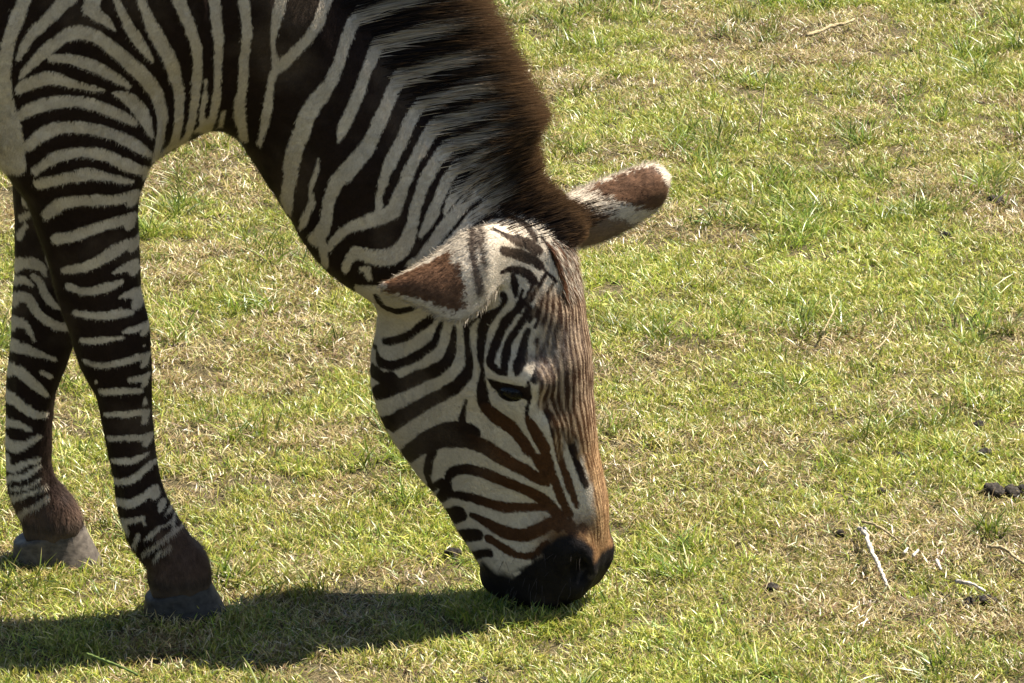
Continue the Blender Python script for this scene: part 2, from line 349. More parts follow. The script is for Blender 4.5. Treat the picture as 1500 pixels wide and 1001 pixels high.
# ------------------------------------------------------------------ coat markings
# coat markings, millimetres in the animal frame: x, z, width of each pale stripe on the dark coat
BODY_STRIPES = [
 [-669,961,21.3,-672,950,20.3,-676,939,19.6,-683,924,18.9,-686,916,18.7,-689,908,18.5,-693,900,18.5,-696,891,18.5,-699,882,18.7,-701,872,18.9,-703,863,19.2,-705,853,19.5,-706,843,20,-707,833,20.5,-707,823,21,-707,813,21.7,-707,803,22.7,-707,794,24.1,-706,786,25.8,-705,778,27.6,-704,770,29.3],
 [-704,770,29.3,-705,761,35.3,-707,752,41.7,-708,744,47.2,-709,735,50.7,-708,727,51.2,-708,718,49.7,-707,709,47.3,-706,700,45.3],
 [-722,774,37.3,-725,763,41.7,-727,752,46.3,-729,741,50.5,-731,731,53.3,-731,722,54.5,-730,712,54.3,-729,703,53.7,-729,694,53.3],
 [-757,764,32,-764,741,48,-773,714,64,-784,691,80],
 [-599,963,21.3,-607,954,20.8,-616,945,20,-625,936,18.7,-635,926,17.3,-641,920,16.7,-647,914,16.1,-653,908,15.4,-659,902,14.7,-669,890,12.8,-677,878,10.7,-682,867,8.1,-686,858,5.3],
 [-685,830,4,-680,837,8.3,-674,844,12,-664,855,13.8,-658,861,14.2,-647,872,15,-635,882,15.5,-622,891,16.9,-615,895,18.2,-601,899,20,-587,896,19.6,-574,889,18.7,-562,879,18.5,-556,873,18.5,-550,867,18.7,-544,861,18.9,-534,849,19.7,-529,842,20,-523,836,20.2,-518,829,20.3,-513,822,20.3,-508,815,20,-505,807,19.2,-499,793,17,-496,778,15.2,-494,763,13.9,-494,747,12.9,-495,738,12.7,-496,730,12.4,-498,722,12,-499,713,11.4,-502,705,10.8,-505,695,10,-508,684,9.3],
 [-582,960,16,-580,952,17.3,-578,944,18.7,-583,933,21.4,-576,925,17.7,-568,919,13.3,-560,911,11.5,-555,904,7.6,-551,900,4],
 [-557,962,8,-552,953,7.7,-547,944,8,-543,932,10.6,-538,919,13.3,-533,906,14.4,-527,894,14.7,-523,887,14.7,-516,875,14.3,-510,863,11.6,-504,852,6.5,-502,846,4],
 [-519,963,12,-516,953,11.8,-513,941,12,-508,927,13.9,-506,919,15.1,-504,911,16,-498,896,16.8,-493,882,17.3,-487,868,18.2,-481,855,18.7,-477,840,18.3,-475,832,17.9,-473,824,17.3,-472,815,16.5,-470,807,15.3,-469,798,14.2,-469,789,13.3,-469,780,12.8,-469,770,12.4,-470,760,12.2,-471,751,12,-472,741,12,-474,731,12.2,-476,721,12.3,-478,711,12,-482,702,11.2,-485,694,10.2,-489,687,9,-494,678,8,-502,688,6,-505,690,5.3],
 [-468,957,16,-466,947,16,-463,935,16,-458,920,16.2,-455,912,16.2,-453,904,16,-450,896,15.5,-448,887,14.8,-446,878,14,-444,870,13.3,-442,862,12.8,-441,847,12.1,-441,832,12.2,-442,823,12.8,-443,815,13.2,-444,807,13.3,-445,799,12.9,-447,785,11.2,-448,777,10.7,-450,762,10.5,-451,754,10.6,-454,739,10.6,-457,731,10.6,-459,722,10.6,-462,714,10.7,-466,706,10.9,-469,698,11.3,-475,686,11.7,-478,700,12,-487,694,12.1,-498,686,12,-500,683,12],
 [-418,948,16,-417,938,16,-416,927,16,-414,914,16.2,-414,900,16,-413,884,14.1,-412,876,12.9,-412,867,12,-412,858,11.4,-412,849,11.1,-413,840,10.8,-413,830,10.7,-414,821,10.5,-414,811,10.5,-415,802,10.5,-416,792,10.7,-417,783,10.9,-418,773,11.2,-420,764,11.6,-422,755,12,-424,746,12.4,-427,738,12.9,-430,730,13.3,-434,719,13.3,-437,706,12.9,-442,722,12.2,-447,717,10.7],
 [-431,806,4,-432,796,4.7,-433,787,5.3,-434,778,6,-435,770,6.7,-438,757,7.9,-440,745,9.3,-438,730,11.2,-437,720,12.3,-436,707,13.3],
 [-378,944,16,-377,934,16.2,-376,923,16,-375,909,14.7,-374,901,13.9,-373,886,13.2,-373,871,13.4,-374,855,13.1,-375,847,12.7,-377,838,12.3,-378,830,12,-379,822,11.8,-379,813,11.7,-380,804,11.7,-380,795,12,-382,786,12.8,-384,776,14.1,-386,765,15.3,-387,756,16,-387,746,16,-387,736,15.7,-386,728,15.1,-385,720,14.7,-384,709,14,-384,700,13.3],
 [-409,750,5.3,-416,720,6.7],
 [-463,693,6.7,-473,701,8],
 [-640,861,8,-629,861,10.8,-617,861,13.3,-605,858,15,-593,853,16,-581,848,16.2,-571,841,16,-561,833,15.8,-552,826,14.7,-543,819,11.1,-535,811,6.7],
 [-686,813,16,-677,820,17.5,-667,825,18.7,-656,829,19.1,-644,832,18.7,-632,830,16.9,-619,825,14.7,-607,821,12.8,-594,817,10.7,-581,813,7.5,-567,809,4],
 [-558,804,4,-549,801,10.6,-541,796,16,-534,789,18.2,-527,779,18.7,-521,767,18.1,-516,755,16,-512,742,11.8,-508,729,6.7],
 [-691,771,16,-680,778,17.5,-669,785,18.7,-656,790,19,-648,792,18.9,-633,795,18.1,-624,796,17.3,-608,796,16,-600,795,15.8,-587,790,15.9,-574,784,16.1,-562,777,16.2,-551,770,15.6,-541,762,14.4,-533,755,9.7,-531,752,5.3],
 [-680,725,13.3,-672,733,16.4,-663,742,18.7,-651,750,18.4,-637,756,17.3,-629,757,17,-612,757,16.2,-596,755,15.9,-582,751,16,-567,745,16.1,-552,737,16.2,-540,728,15.6,-529,717,14.2,-520,710,12.2,-514,704,9.4,-512,700,8],
 [-670,689,13.3,-661,697,14,-652,704,14.7,-641,711,15.5,-629,716,16,-621,717,15.8,-613,718,15.3,-605,719,14.9,-592,718,14.8,-580,715,15.7,-567,709,16.1,-560,704,16.1,-553,699,16,-542,691,16.1,-533,684,16.3,-524,679,15.3,-516,671,13.1,-519,666,12],
 [-666,667,16,-655,672,16,-643,676,16,-630,680,15.9,-617,683,16,-604,685,16.9,-592,686,17.3,-579,682,15.6,-567,677,13.3,-557,673,12.2,-548,669,10.7,-539,665,5.8,-536,664,4],
 [-659,618,16,-649,628,17.6,-638,637,18.7,-625,641,18.2,-611,644,17.3,-597,644,16.7,-584,644,16,-571,643,15.3,-559,642,14.7,-546,643,14,-535,644,13.3,-538,632,12.7,-533,641,12],
 [-646,581,16,-638,584,16.4,-624,588,17.2,-616,591,17.3,-604,595,16.8,-590,600,16,-575,604,15.3,-567,605,15,-553,608,14.4,-541,609,13.8,-543,596,12.8,-540,603,10.7],
 [-638,532,9.3,-624,536,11.4,-611,540,13.3,-600,544,14.8,-590,548,16,-579,555,16.9,-569,561,17.3,-558,566,17,-547,570,16,-534,570,14.2,-540,562,13.1,-538,566,12],
 [-567,530,4,-559,533,9.2,-550,535,13.3,-540,536,13.6,-540,525,12.8,-537,527,12],
 [-632,507,10.7,-622,505,11.3,-612,503,12,-602,504,12.8,-591,505,13.3,-582,508,13.8,-573,510,13.3,-565,513,11,-557,515,8],
 [-559,492,4,-549,494,10.1,-541,493,16.2,-531,487,18.2,-537,476,16.8,-535,476,13.3],
 [-623,467,10.7,-612,466,10.6,-601,465,10.7,-590,466,11.3,-579,467,12,-569,468,12.3,-559,469,12,-551,468,10.2,-544,467,8],
 [-555,440,5.3,-547,441,8.3,-537,442,10.7,-524,444,11,-528,433,10.8,-526,436,10.7],
 [-614,425,8,-602,427,9,-589,428,9.3,-581,430,8.7,-572,431,7.7,-563,431,6.5,-555,432,5.3],
 [-528,413,4],
 [-613,392,6.7,-602,389,8.2,-590,388,9.3,-577,390,9.5,-564,393,9.3,-551,396,9.4,-538,399,9.3,-524,397,8.8,-529,385,8.4,-527,387,8],
 [-549,367,5.3,-536,366,8.7,-526,366,9.4,-529,354,8.5,-527,356,8],
 [-598,361,5.3],
 [-591,346,8,-578,348,9,-565,349,9.3,-549,349,7.7,-540,348,6.5,-532,346,5.3],
 [-528,334,4,-528,325,6.7],
 [-585,310,8,-572,312,9.7,-559,312,10.7,-548,313,9.5,-538,314,8,-526,311,7.8,-531,298,7.9,-529,298,8],
 [-581,272,8,-567,275,9.7,-554,276,10.7,-543,276,9.3,-534,274,8,-524,273,10.2,-529,264,9.7,-528,268,8],
 [-577,237,8,-566,239,9.6,-555,240,10.7,-547,241,10.4,-536,245,8.5,-527,249,5.3],
 [-517,233,8],
 [-575,204,10.7,-562,209,12.3,-551,212,13.3,-542,217,12.3,-535,224,10.7,-527,229,9.3,-520,233,8],
 [-574,171,10.7,-562,176,11.5,-551,177,12,-542,181,11.4,-533,186,10.7,-525,192,10.6,-518,196,10.7,-517,185,10.7,-516,187,10.7],
 [-508,168,8],
 [-559,130,8,-565,145,8.4,-554,150,9.3,-545,152,9,-536,155,6.7,-532,145,3.2],
 [-551,107,6.7,-542,128,6.7],
 [-534,120,5.3,-527,125,7,-518,133,7.7,-510,141,5.3,-502,142,4.6,-492,145,4.1,-493,134,4,-492,136,4],
 [-538,96,6.7,-531,102,7.5,-524,109,8,-516,116,7.5,-508,121,6.7,-498,127,6,-490,132,5.3,-480,132,3.2],
 [-522,89,5.3,-516,97,6.1,-510,104,6.7,-501,108,6.7,-497,110,6.7],
 [-508,172,10.7,-510,164,8,-509,172,6,-508,174,5.3],
 [-491,150,3.7,-495,143,3.2],
 [-505,154,3.7,-496,161,5.3],
 [-321,932,18.7,-323,922,18.9,-326,912,18.3,-328,901,17.1,-331,889,14.2,-335,875,9.7,-336,862,7,-336,848,6.3,-335,835,7.8,-333,824,11.5,-333,819,13.3],
 [-257,921,16,-261,913,16,-265,904,16,-269,892,16,-275,880,16,-281,869,16,-289,858,16,-298,849,16,-307,840,16.1,-317,829,16.2,-324,822,15.5,-333,817,13.3,-338,807,11.1,-341,796,10.8,-343,781,11.7,-345,767,12.1,-347,754,12.1,-350,742,11.8,-352,730,11.1,-355,717,10.1,-358,704,8.7,-360,696,8],
 [-203,885,22.9,-213,884,19.8,-220,879,18.1,-226,872,17.6,-231,863,17,-235,852,16.2,-239,841,15.8,-242,830,15.8,-246,819,16.5,-251,808,17.9,-256,797,19.3,-264,786,20.7,-272,774,22,-280,764,23.4,-286,754,24.5,-292,743,25.3,-296,731,24.9,-300,718,23.3,-305,705,22.2,-310,692,21.6,-313,678,21,-315,663,20.3,-315,656,20],
 [-172,845,21,-184,844,21.4,-192,838,20.8,-196,829,19.3,-201,820,18.2,-205,810,17.5,-210,798,17.3,-214,786,17.4,-219,774,17.1,-224,761,16.3,-229,749,16.2,-235,737,16.7,-240,726,14.1,-244,714,8.2,-246,708,5.3],
 [-139,801,24.2,-152,799,22.8,-160,792,21.3,-166,783,20.5,-170,773,20,-175,763,19.9,-181,752,20,-185,741,19.9,-191,730,20,-197,718,20.6,-204,705,21.3,-211,693,22,-220,681,22.7,-229,671,23.3,-238,660,24],
 [-110,762,18.6,-122,761,19.4,-129,755,20,-137,746,19.5,-143,736,18.7,-149,726,18,-154,715,17.3,-159,704,16.7,-164,693,16,-170,682,15.2,-176,671,14.7,-180,660,14.6,-183,650,14.7],
 [-88,728,21.3,-101,727,21.6,-111,722,21.3,-118,713,20.8,-124,703,20,-130,692,18.7,-137,682,17.3,-143,671,16.6,-150,659,16],
 [-59,697,21.1,-70,698,20.4,-80,697,19.7,-89,693,19,-97,687,18.3,-105,679,17.7,-111,670,17,-116,660,16.3,-119,656,16],
 [-41,668,18.9,-49,669,18.7,-66,667,17.5,-74,665,16.7,-84,659,15.3,-90,652,14,-93,648,13.3],
 [-295,736,24,-298,727,23.7,-301,719,23.4,-304,710,23.1,-306,702,22.7,-309,693,22.1,-310,685,21.5,-312,677,20.8,-314,669,20,-316,654,17.6,-317,646,16.5,-320,632,16.8,-321,624,18.3,-323,610,20,-323,600,16.2,-322,588,10.7],
 [-191,734,21.3,-194,726,21.3,-197,718,21.2,-204,703,21.3,-213,691,22.1,-222,680,22.7,-233,669,22.2,-243,658,21.3,-250,647,20.8,-255,635,20,-260,624,17.9,-263,612,16,-264,602,15.6,-265,592,16,-267,582,17.2,-271,571,18.7,-277,562,20,-283,552,21.3],
 [-276,561,16,-274,552,13.8,-272,541,12,-270,527,11.2,-270,511,10.7],
 [-146,730,16.5,-153,717,16.2,-160,704,16,-167,692,16.1,-173,680,16,-178,667,15,-182,654,13.3,-186,641,10.3,-189,629,8,-190,620,8.8,-190,611,10.7],
 [-109,721,20,-118,712,18.6,-126,702,17.3,-133,690,16.4,-139,678,16,-145,667,16.5,-150,655,17.3,-155,642,17.9,-160,630,18.7,-164,618,20.1,-168,608,21.3,-177,602,21.4,-185,599,21.4,-195,596,21.5,-205,592,20.9,-215,587,19.5,-225,583,17.7,-235,578,15.6,-243,572,13.9,-249,564,12.6,-256,555,11.3,-262,546,10,-265,541,9.3],
 [-93,692,20,-104,681,18.5,-114,669,17.3,-121,657,17.2,-127,644,17.3,-132,630,16.7,-137,616,16,-140,603,15.8,-142,591,16,-145,578,17,-149,566,18.7,-155,556,21.4,-163,547,24,-174,540,25.2,-184,537,25.3,-195,537,23.8,-205,538,21.3,-215,541,18.7,-224,542,16,-231,533,13,-235,525,11,-239,513,9,-240,508,8],
 [-54,674,16,-66,672,16.1,-77,667,16,-86,659,15.4,-93,650,14.7,-97,640,13.8,-101,631,13.3,-106,620,14.8,-111,608,16,-116,598,14.6,-121,588,12,-126,580,8.8,-131,572,5.3],
 [-31,645,15.6,-39,647,16.9,-47,648,18.1,-60,645,18.5,-70,639,16.9,-79,632,15.2,-85,624,13.2,-90,616,10.5,-94,609,7.1,-95,605,5.3],
 [-15,622,13.3,-22,627,13.9,-30,629,14.7,-44,629,16,-55,625,16.1,-64,618,16,-74,610,16.7,-83,600,17.3,-92,589,17.3,-101,578,17.3,-109,566,18.1,-116,554,18.7,-124,543,18.5,-132,532,17.3,-141,532,12.5,-144,530,10.7],
 [11,585,16,6,593,18,-3,600,20.3,-12,605,21.3,-25,608,20.4,-38,608,18.7,-48,603,16.5,-57,596,14.7,-63,588,14.5,-70,580,14.7,-77,574,14.2,-85,567,13.3,-93,560,12.1,-100,552,10.7],
 [-275,681,3.2,-277,670,4,-280,659,4.8,-284,647,5.7,-287,635,6.7,-286,625,7.3,-285,615,8,-288,606,9.3,-293,596,10.7,-297,586,11.9,-300,577,12,-304,568,7.2,-305,565,5.3],
 [-216,515,5.3,-208,517,10.7,-206,507,8.9,-205,503,8],
]
FAR_LEG_STRIPES = [
 [-701,637,26.7,-702,629,25.2,-702,620,24,-701,610,24,-702,600,24,-708,591,22.1,-710,588,21.3],
 [-711,564,18.7,-693,570,10.7],
 [-724,536,10.7,-707,549,5.3],
 [-726,508,12,-715,528,8],
 [-737,458,16,-728,466,16.1,-721,470,16.2,-708,473,16,-699,469,14.4,-692,465,12,-687,455,7.1,-686,452,5.3],
 [-681,482,10.7,-678,471,12.3,-674,459,13.3,-669,447,12.3,-664,436,10.7,-659,424,9.3,-655,414,8,-650,406,6,-649,404,5.3],
 [-739,432,8,-731,441,10.7,-721,444,12,-713,442,9.3,-707,438,5.3],
 [-706,453,8,-698,447,11.4,-694,440,12,-690,429,11.1,-686,421,10.4,-680,413,9.9,-673,405,6.9,-668,400,4],
 [-741,404,13.3,-732,416,13.1,-723,419,13.9,-713,417,16,-709,410,14.8,-705,401,13.3,-699,394,13.2,-692,388,13.3,-683,381,12.8,-674,375,12,-664,371,10.8,-654,367,9.3],
 [-744,368,16,-736,378,16.4,-727,378,15,-717,372,10.7,-712,363,8,-707,353,5.3],
 [-747,335,16,-736,340,18.5,-723,338,18.2,-711,335,16.1,-698,331,12.9,-685,325,8.8,-679,321,6.7],
 [-753,294,13.3,-742,303,16.7,-731,303,17.4,-724,295,16.6,-716,287,15.5,-708,280,14.2,-701,273,12.2,-696,266,9.4,-693,263,8],
 [-698,302,6.7,-686,294,6.7],
 [-757,258,18.7,-749,257,21.3,-739,254,20.2,-731,248,16.3,-723,241,13.8,-715,234,12.7,-704,231,10.1,-696,230,8],
 [-758,215,18.7,-746,217,14.7,-734,215,12,-725,211,9.3,-720,209,8],
 [-759,191,13.3,-759,181,16.7,-749,180,18.7,-740,180,16.6,-730,183,13.3,-718,190,11.2,-706,197,9.3],
 [-759,160,13.3,-759,146,11.2,-751,142,9.6,-740,147,10.1,-730,154,10.7,-719,158,9.6,-707,161,8],
 [-759,121,8,-752,128,8.4,-738,132,9.2,-725,138,9.2,-713,146,8.4,-707,149,8],
 [-759,113,5.9,-748,113,5.9,-738,115,5.9,-728,118,5.9,-717,124,5.4,-707,130,4.8],
 [-755,92,10.7,-746,99,9.3,-734,104,8.8,-723,109,8,-711,114,6.8,-699,119,5.3],
 [-741,57,4.8,-741,66,7.4,-737,73,8.6,-728,82,9.4,-717,88,8.6,-708,94,7.4,-700,100,6,-696,103,5.3],
 [-750,76,5.3],
]
# head frame: forward, lateral, up, width; D dark, B brown, K black, E ear brown, W pale, G grey for lit nostril skin
HEAD_STRIPES = [
 ('D',[-38,-77,67,7.7,-34,-71,70,8.9,-30,-66,73,10.3,-27,-60,75,11.4,-23,-54,77,12.3,-18,-49,77,12.7,-14,-44,77,12.7,-9,-40,77,12.6,-4,-36,75,12.3,1,-34,73,11.7,7,-34,71,10.9,13,-34,68,10,19,-34,65,9.2]),
 ('D',[-5,-83,66,8,2,-83,64,10,7,-80,60,12.1,12,-75,56,14,16,-70,52,15.3,20,-65,48,15.9,24,-61,46,15.9,28,-57,43,15.6,32,-53,41,15.3,36,-51,38,15,40,-50,35,14.5,45,-48,32,14,49,-46,29,13.5]),
 ('D',[14,-96,40,12.3,17,-87,36,13.5,19,-78,32,14.8,23,-70,29,15.9,27,-65,26,16.6,31,-61,23,16.6,35,-58,21,16.2,40,-56,19,15.5,44,-55,17,14.7,47,-53,15,13.8,50,-52,12,12.7,55,-50,8,10.4]),
 ('D',[12,-96,8,6.1,14,-90,8,7.2,16,-84,8,8.4,18,-79,8,9.5,21,-75,7,10.4,24,-71,6,11.3,28,-68,4,12,33,-66,2,12.6,36,-65,0,12.9,40,-64,-2,12.8,43,-63,-5,12.5,45,-63,-9,12,48,-62,-12,11.7]),
 ('D',[21,-76,-3,7.4,22,-75,-6,8.3,23,-75,-10,9.4,24,-76,-13,10.2,25,-76,-17,10.4,25,-77,-20,9.8,26,-77,-24,8.5,26,-78,-29,6.9,26,-79,-33,5.5]),
 ('D',[35,-73,-24,4.3,34,-74,-28,5,34,-76,-31,5.7,33,-77,-35,6.3,32,-78,-39,6.7,30,-79,-42,6.8,29,-80,-46,6.6,26,-82,-50,6.4,24,-83,-54,6.1]),
 ('D',[46,-65,-19,4.9,45,-67,-23,5.6,44,-69,-27,6.3,43,-71,-32,7,41,-73,-36,7.4,40,-75,-40,7.4,37,-77,-45,7.2,35,-78,-49,7,33,-80,-54,6.7]),
 ('D',[62,-48,-3,4.9,59,-52,-9,5.4,57,-56,-14,5.9,54,-60,-20,6.4,52,-63,-25,6.7,50,-66,-30,7,48,-69,-35,7.1,45,-71,-40,7.2,43,-74,-45,7.4]),
 ('D',[70,-44,-19,3.7,68,-48,-24,4.2,67,-51,-28,4.7,65,-55,-33,5.1,63,-58,-38,5.5,61,-62,-43,5.8,59,-65,-48,5.9,57,-68,-54,6,55,-70,-60,6.1]),
 ('D',[-4,-137,-20,13.8,-5,-139,-25,14.2,-7,-141,-29,13.8,-8,-144,-33,11.1,-10,-148,-36,7.7]),
 ('D',[27,-34,61,9.2,31,-36,57,8.4,36,-39,52,7.7,40,-40,48,6.9,43,-42,43,6.1]),
 ('D',[50,-34,45,4.3,53,-34,41,4.6,57,-34,37,5,60,-34,32,5.3,63,-34,28,5.5,65,-34,23,5.5,67,-35,17,5.3,68,-35,12,5.1,70,-35,7,4.9]),
 ('D',[61,-21,42,4.3,64,-22,37,4.8,68,-22,31,5.4,71,-22,25,5.8,73,-23,19,6.1,75,-24,13,6.2,76,-26,6,6,76,-28,0,5.7,77,-29,-7,5.5]),
 ('D',[59,-48,3,4.3,62,-47,0,4.7,65,-45,-4,5.1,67,-44,-7,5.4,69,-42,-10,5.5,72,-40,-14,5.1,74,-38,-17,4.3]),
 ('D',[-178,-106,-48,10.7,-178,-102,-53,11.3,-178,-98,-58,12,-178,-94,-62,12.7,-176,-92,-66,13.3,-173,-90,-69,14.2,-168,-89,-71,15.2,-162,-89,-72,15.9,-157,-89,-73,16,-151,-91,-72,15.2,-145,-92,-70,13.8,-140,-93,-68,12.2,-134,-95,-66,10.7,-130,-96,-64,9.3,-126,-97,-62,8,-122,-97,-60,6.7,-119,-98,-59,5.3]),
 ('D',[-193,-48,-136,9.3,-188,-51,-135,10.1,-184,-53,-134,10.8,-180,-54,-132,11.5,-175,-56,-130,12,-168,-59,-127,12.2,-161,-61,-124,12.1,-154,-64,-120,12,-146,-68,-115,12,-139,-71,-110,12.3,-132,-75,-104,12.8,-125,-78,-98,13.2,-118,-81,-93,13.3,-112,-83,-88,12.9,-107,-85,-83,12.2,-102,-87,-78,11.4,-97,-89,-74,10.7]),
 ('D',[-227,0,-152,6.7,-225,-12,-151,6.7,-222,-22,-152,6.7,-217,-29,-153,6.7,-210,-37,-150,6.7,-208,-39,-154,9.2,-207,-41,-159,12,-205,-43,-163,14.4,-203,-46,-166,16,-198,-49,-168,16.4,-192,-52,-169,16,-187,-54,-169,15.2,-181,-56,-169,14.7,-174,-58,-167,14.3,-168,-60,-165,13.8,-161,-62,-161,13.5,-155,-63,-158,13.3,-147,-65,-154,13.5,-139,-67,-149,14,-132,-70,-144,14.5,-124,-73,-139,14.7,-117,-77,-133,14.6,-110,-81,-127,14.3,-104,-83,-122,13.9,-99,-84,-117,13.3,-96,-84,-112,12.5,-94,-84,-107,11.5,-92,-84,-101,10.4,-91,-84,-96,9.3,-89,-85,-92,8.3,-87,-86,-87,7.3,-85,-87,-83,6.3,-83,-88,-78,5.3]),
 ('D',[-219,-32,-188,21.3,-205,-45,-188,21.3,-191,-53,-191,21.3,-187,-54,-190,21.3,-176,-58,-187,21.3,-173,-59,-189,21,-170,-60,-193,20.6,-212,-37,-222,20.2,-204,-43,-219,20,-196,-48,-216,19.9,-188,-53,-211,19.9,-179,-57,-205,20,-171,-59,-200,20,-162,-62,-195,20,-153,-63,-191,20,-144,-66,-185,20,-135,-68,-180,20,-127,-71,-175,20,-118,-74,-170,20.1,-109,-78,-165,20.1,-100,-83,-159,20,-92,-87,-154,19.9,-85,-89,-149,19.7,-80,-91,-144,19.3,-75,-92,-139,18.7,-72,-92,-134,17.6,-70,-91,-129,16.2,-69,-90,-123,14.8,-67,-89,-117,13.3,-67,-88,-110,12,-66,-88,-103,10.7,-65,-88,-95,9.3,-64,-89,-86,8]),
 ('D',[-204,-28,-268,21.3,-189,-42,-263,21.3,-183,-48,-259,21.3,-175,-52,-255,21.3,-166,-56,-250,21.3,-163,-57,-247,21.7,-160,-59,-244,22.2,-156,-60,-241,22.5,-188,-42,-267,22.7,-176,-51,-258,22.5,-166,-56,-250,22.2,-156,-60,-242,21.7,-147,-63,-235,21.3,-137,-65,-228,21,-127,-69,-221,20.6,-117,-72,-214,20.2,-107,-75,-207,20,-97,-78,-200,19.9,-87,-82,-194,20,-78,-85,-187,20.1,-69,-90,-181,20,-61,-93,-175,19.9,-55,-95,-169,19.7,-50,-96,-164,19.3,-46,-97,-159,18.7,-43,-97,-154,17.6,-40,-96,-149,16.1,-39,-96,-144,14.6,-38,-95,-139,13.3,-38,-95,-134,12.4,-38,-94,-129,11.8,-39,-93,-124,11.2,-41,-92,-118,10.7,-42,-91,-113,10.2,-43,-91,-106,9.8,-44,-90,-100,9.4,-44,-90,-95,9.3,-44,-90,-90,9.5,-44,-90,-85,9.8,-44,-91,-81,10.3,-42,-91,-78,10.7,-40,-91,-74,11.2,-38,-92,-71,11.9,-34,-92,-68,12.3,-31,-92,-65,12,-26,-92,-62,10.7,-20,-92,-60,8.6,-14,-91,-57,6.2,-9,-91,-55,4]),
 ('D',[-44,-93,-192,4,-45,-91,-196,4.6,-47,-89,-201,5.1,-49,-87,-205,5.7,-51,-86,-210,6.7,-52,-85,-215,8.1,-53,-84,-219,9.8,-54,-83,-224,11.6,-55,-82,-229,13.3]),
 ('D',[-124,-61,-275,25.3,-116,-64,-270,25.7,-108,-66,-265,26,-99,-69,-260,26.3,-91,-72,-256,26.7,-83,-74,-252,27.1,-75,-75,-249,27.6,-67,-77,-246,27.9,-59,-79,-244,28,-53,-80,-244,27.6,-48,-80,-244,26.9,-43,-80,-245,26.1,-39,-81,-246,25.3]),
 ('D',[9,-85,-30,10.7,11,-85,-33,10.8,12,-85,-37,10.7,11,-85,-40,10,9,-86,-45,8.1,7,-87,-48,8,4,-88,-52,9.1,-1,-89,-55,11.1,-5,-90,-59,13.2,-9,-90,-63,14.7,-11,-91,-66,15.4,-14,-91,-70,15.8,-15,-91,-73,16,-17,-91,-77,16,-18,-91,-82,15.9,-20,-91,-88,15.5,-20,-91,-94,15.1,-21,-92,-100,14.7,-21,-93,-105,14.4,-21,-95,-110,14.2,-20,-97,-115,13.9,-20,-98,-120,13.3,-19,-99,-125,12,-18,-100,-130,10.2,-17,-100,-135,8.7,-16,-100,-141,8,-16,-99,-146,8.6,-16,-99,-150,10,-17,-99,-155,11.8,-17,-98,-161,13.3,-18,-97,-166,14.7,-18,-97,-172,16.2,-18,-96,-178,17.5,-18,-95,-184,18.7,-17,-94,-189,19.5,-16,-93,-194,20.2,-15,-91,-199,20.7,-13,-90,-204,21.3]),
 ('D',[38,-75,-37,8,36,-77,-41,8.6,33,-79,-45,9.2,30,-80,-49,9.9,27,-82,-53,10.7,24,-83,-57,11.7,21,-84,-61,12.8,18,-85,-65,13.9,15,-86,-69,14.7,12,-87,-75,15,10,-88,-80,15,7,-88,-86,14.9,5,-89,-92,14.7,3,-91,-97,14.4,2,-93,-102,14,0,-95,-107,13.6,-1,-97,-112,13.3,-2,-98,-117,13.3,-3,-100,-121,13.4,-3,-102,-126,13.5,-3,-102,-130,13.3,0,-102,-133,12.9,3,-103,-136,12.3,7,-103,-138,11.5,11,-103,-140,10.7,14,-103,-141,9.8,19,-103,-142,7.7,22,-103,-143,6.7]),
 ('D',[47,-72,-48,6.7,45,-74,-52,7.8,44,-76,-55,8.9,42,-77,-59,9.9,40,-78,-63,10.7,38,-80,-67,10.9,35,-81,-71,10.8,33,-82,-76,10.6,30,-82,-80,10.7,28,-84,-84,11.2,25,-85,-88,12,23,-86,-92,12.8,21,-87,-96,13.3,19,-88,-101,13.6,19,-90,-106,13.7,18,-92,-111,13.6,18,-94,-116,13.3,18,-96,-120,12.9,18,-98,-124,12.3,18,-99,-127,11.5,18,-101,-130,10.7,19,-102,-134,9.8,20,-102,-137,8.8,21,-103,-140,7.7,22,-103,-143,6.7]),
 ('D',[37,-100,-142,8,37,-99,-139,10.6,38,-98,-136,13.3,38,-96,-133,15.8,38,-95,-130,17.3,39,-93,-126,17.8,39,-90,-123,17.5,40,-88,-120,16.8,40,-86,-116,16,40,-84,-112,15.2,40,-83,-107,14.1,40,-81,-103,13,41,-81,-98,12,42,-80,-94,11.2,43,-79,-90,10.6,44,-78,-86,10,45,-77,-82,9.3]),
 ('D',[61,-91,-150,10.7,62,-89,-146,10.7,63,-87,-142,10.7,63,-84,-138,10.8,63,-81,-134,10.7,63,-78,-129,10.4,62,-75,-125,10.1,61,-74,-120,9.7,60,-73,-115,9.3,59,-72,-110,9,59,-72,-105,8.7,58,-72,-101,8.3,57,-72,-96,8]),
 ('D',[-5,-100,-155,6.4,-2,-99,-157,10.2,1,-98,-160,14.1,4,-97,-162,17.8,8,-96,-164,20.8,12,-95,-166,23.2,16,-94,-168,25.3,21,-93,-169,26.6,26,-93,-170,27.2,31,-93,-170,26.7,35,-93,-170,25.3,39,-93,-169,23.4,43,-93,-170,21.3,46,-92,-171,19,47,-91,-174,16.3,51,-89,-178,10.7]),
 ('D',[52,-95,-153,4.3,53,-95,-156,4.9,53,-94,-160,5.5,53,-92,-167,6.4,52,-91,-171,6.5,52,-89,-175,6.3,52,-88,-179,6.1,51,-87,-183,5.9,51,-87,-187,5.5,49,-87,-192,5.1,48,-86,-196,4.8,47,-86,-200,4.8,47,-86,-204,5.3,48,-85,-209,7.1,48,-84,-212,8]),
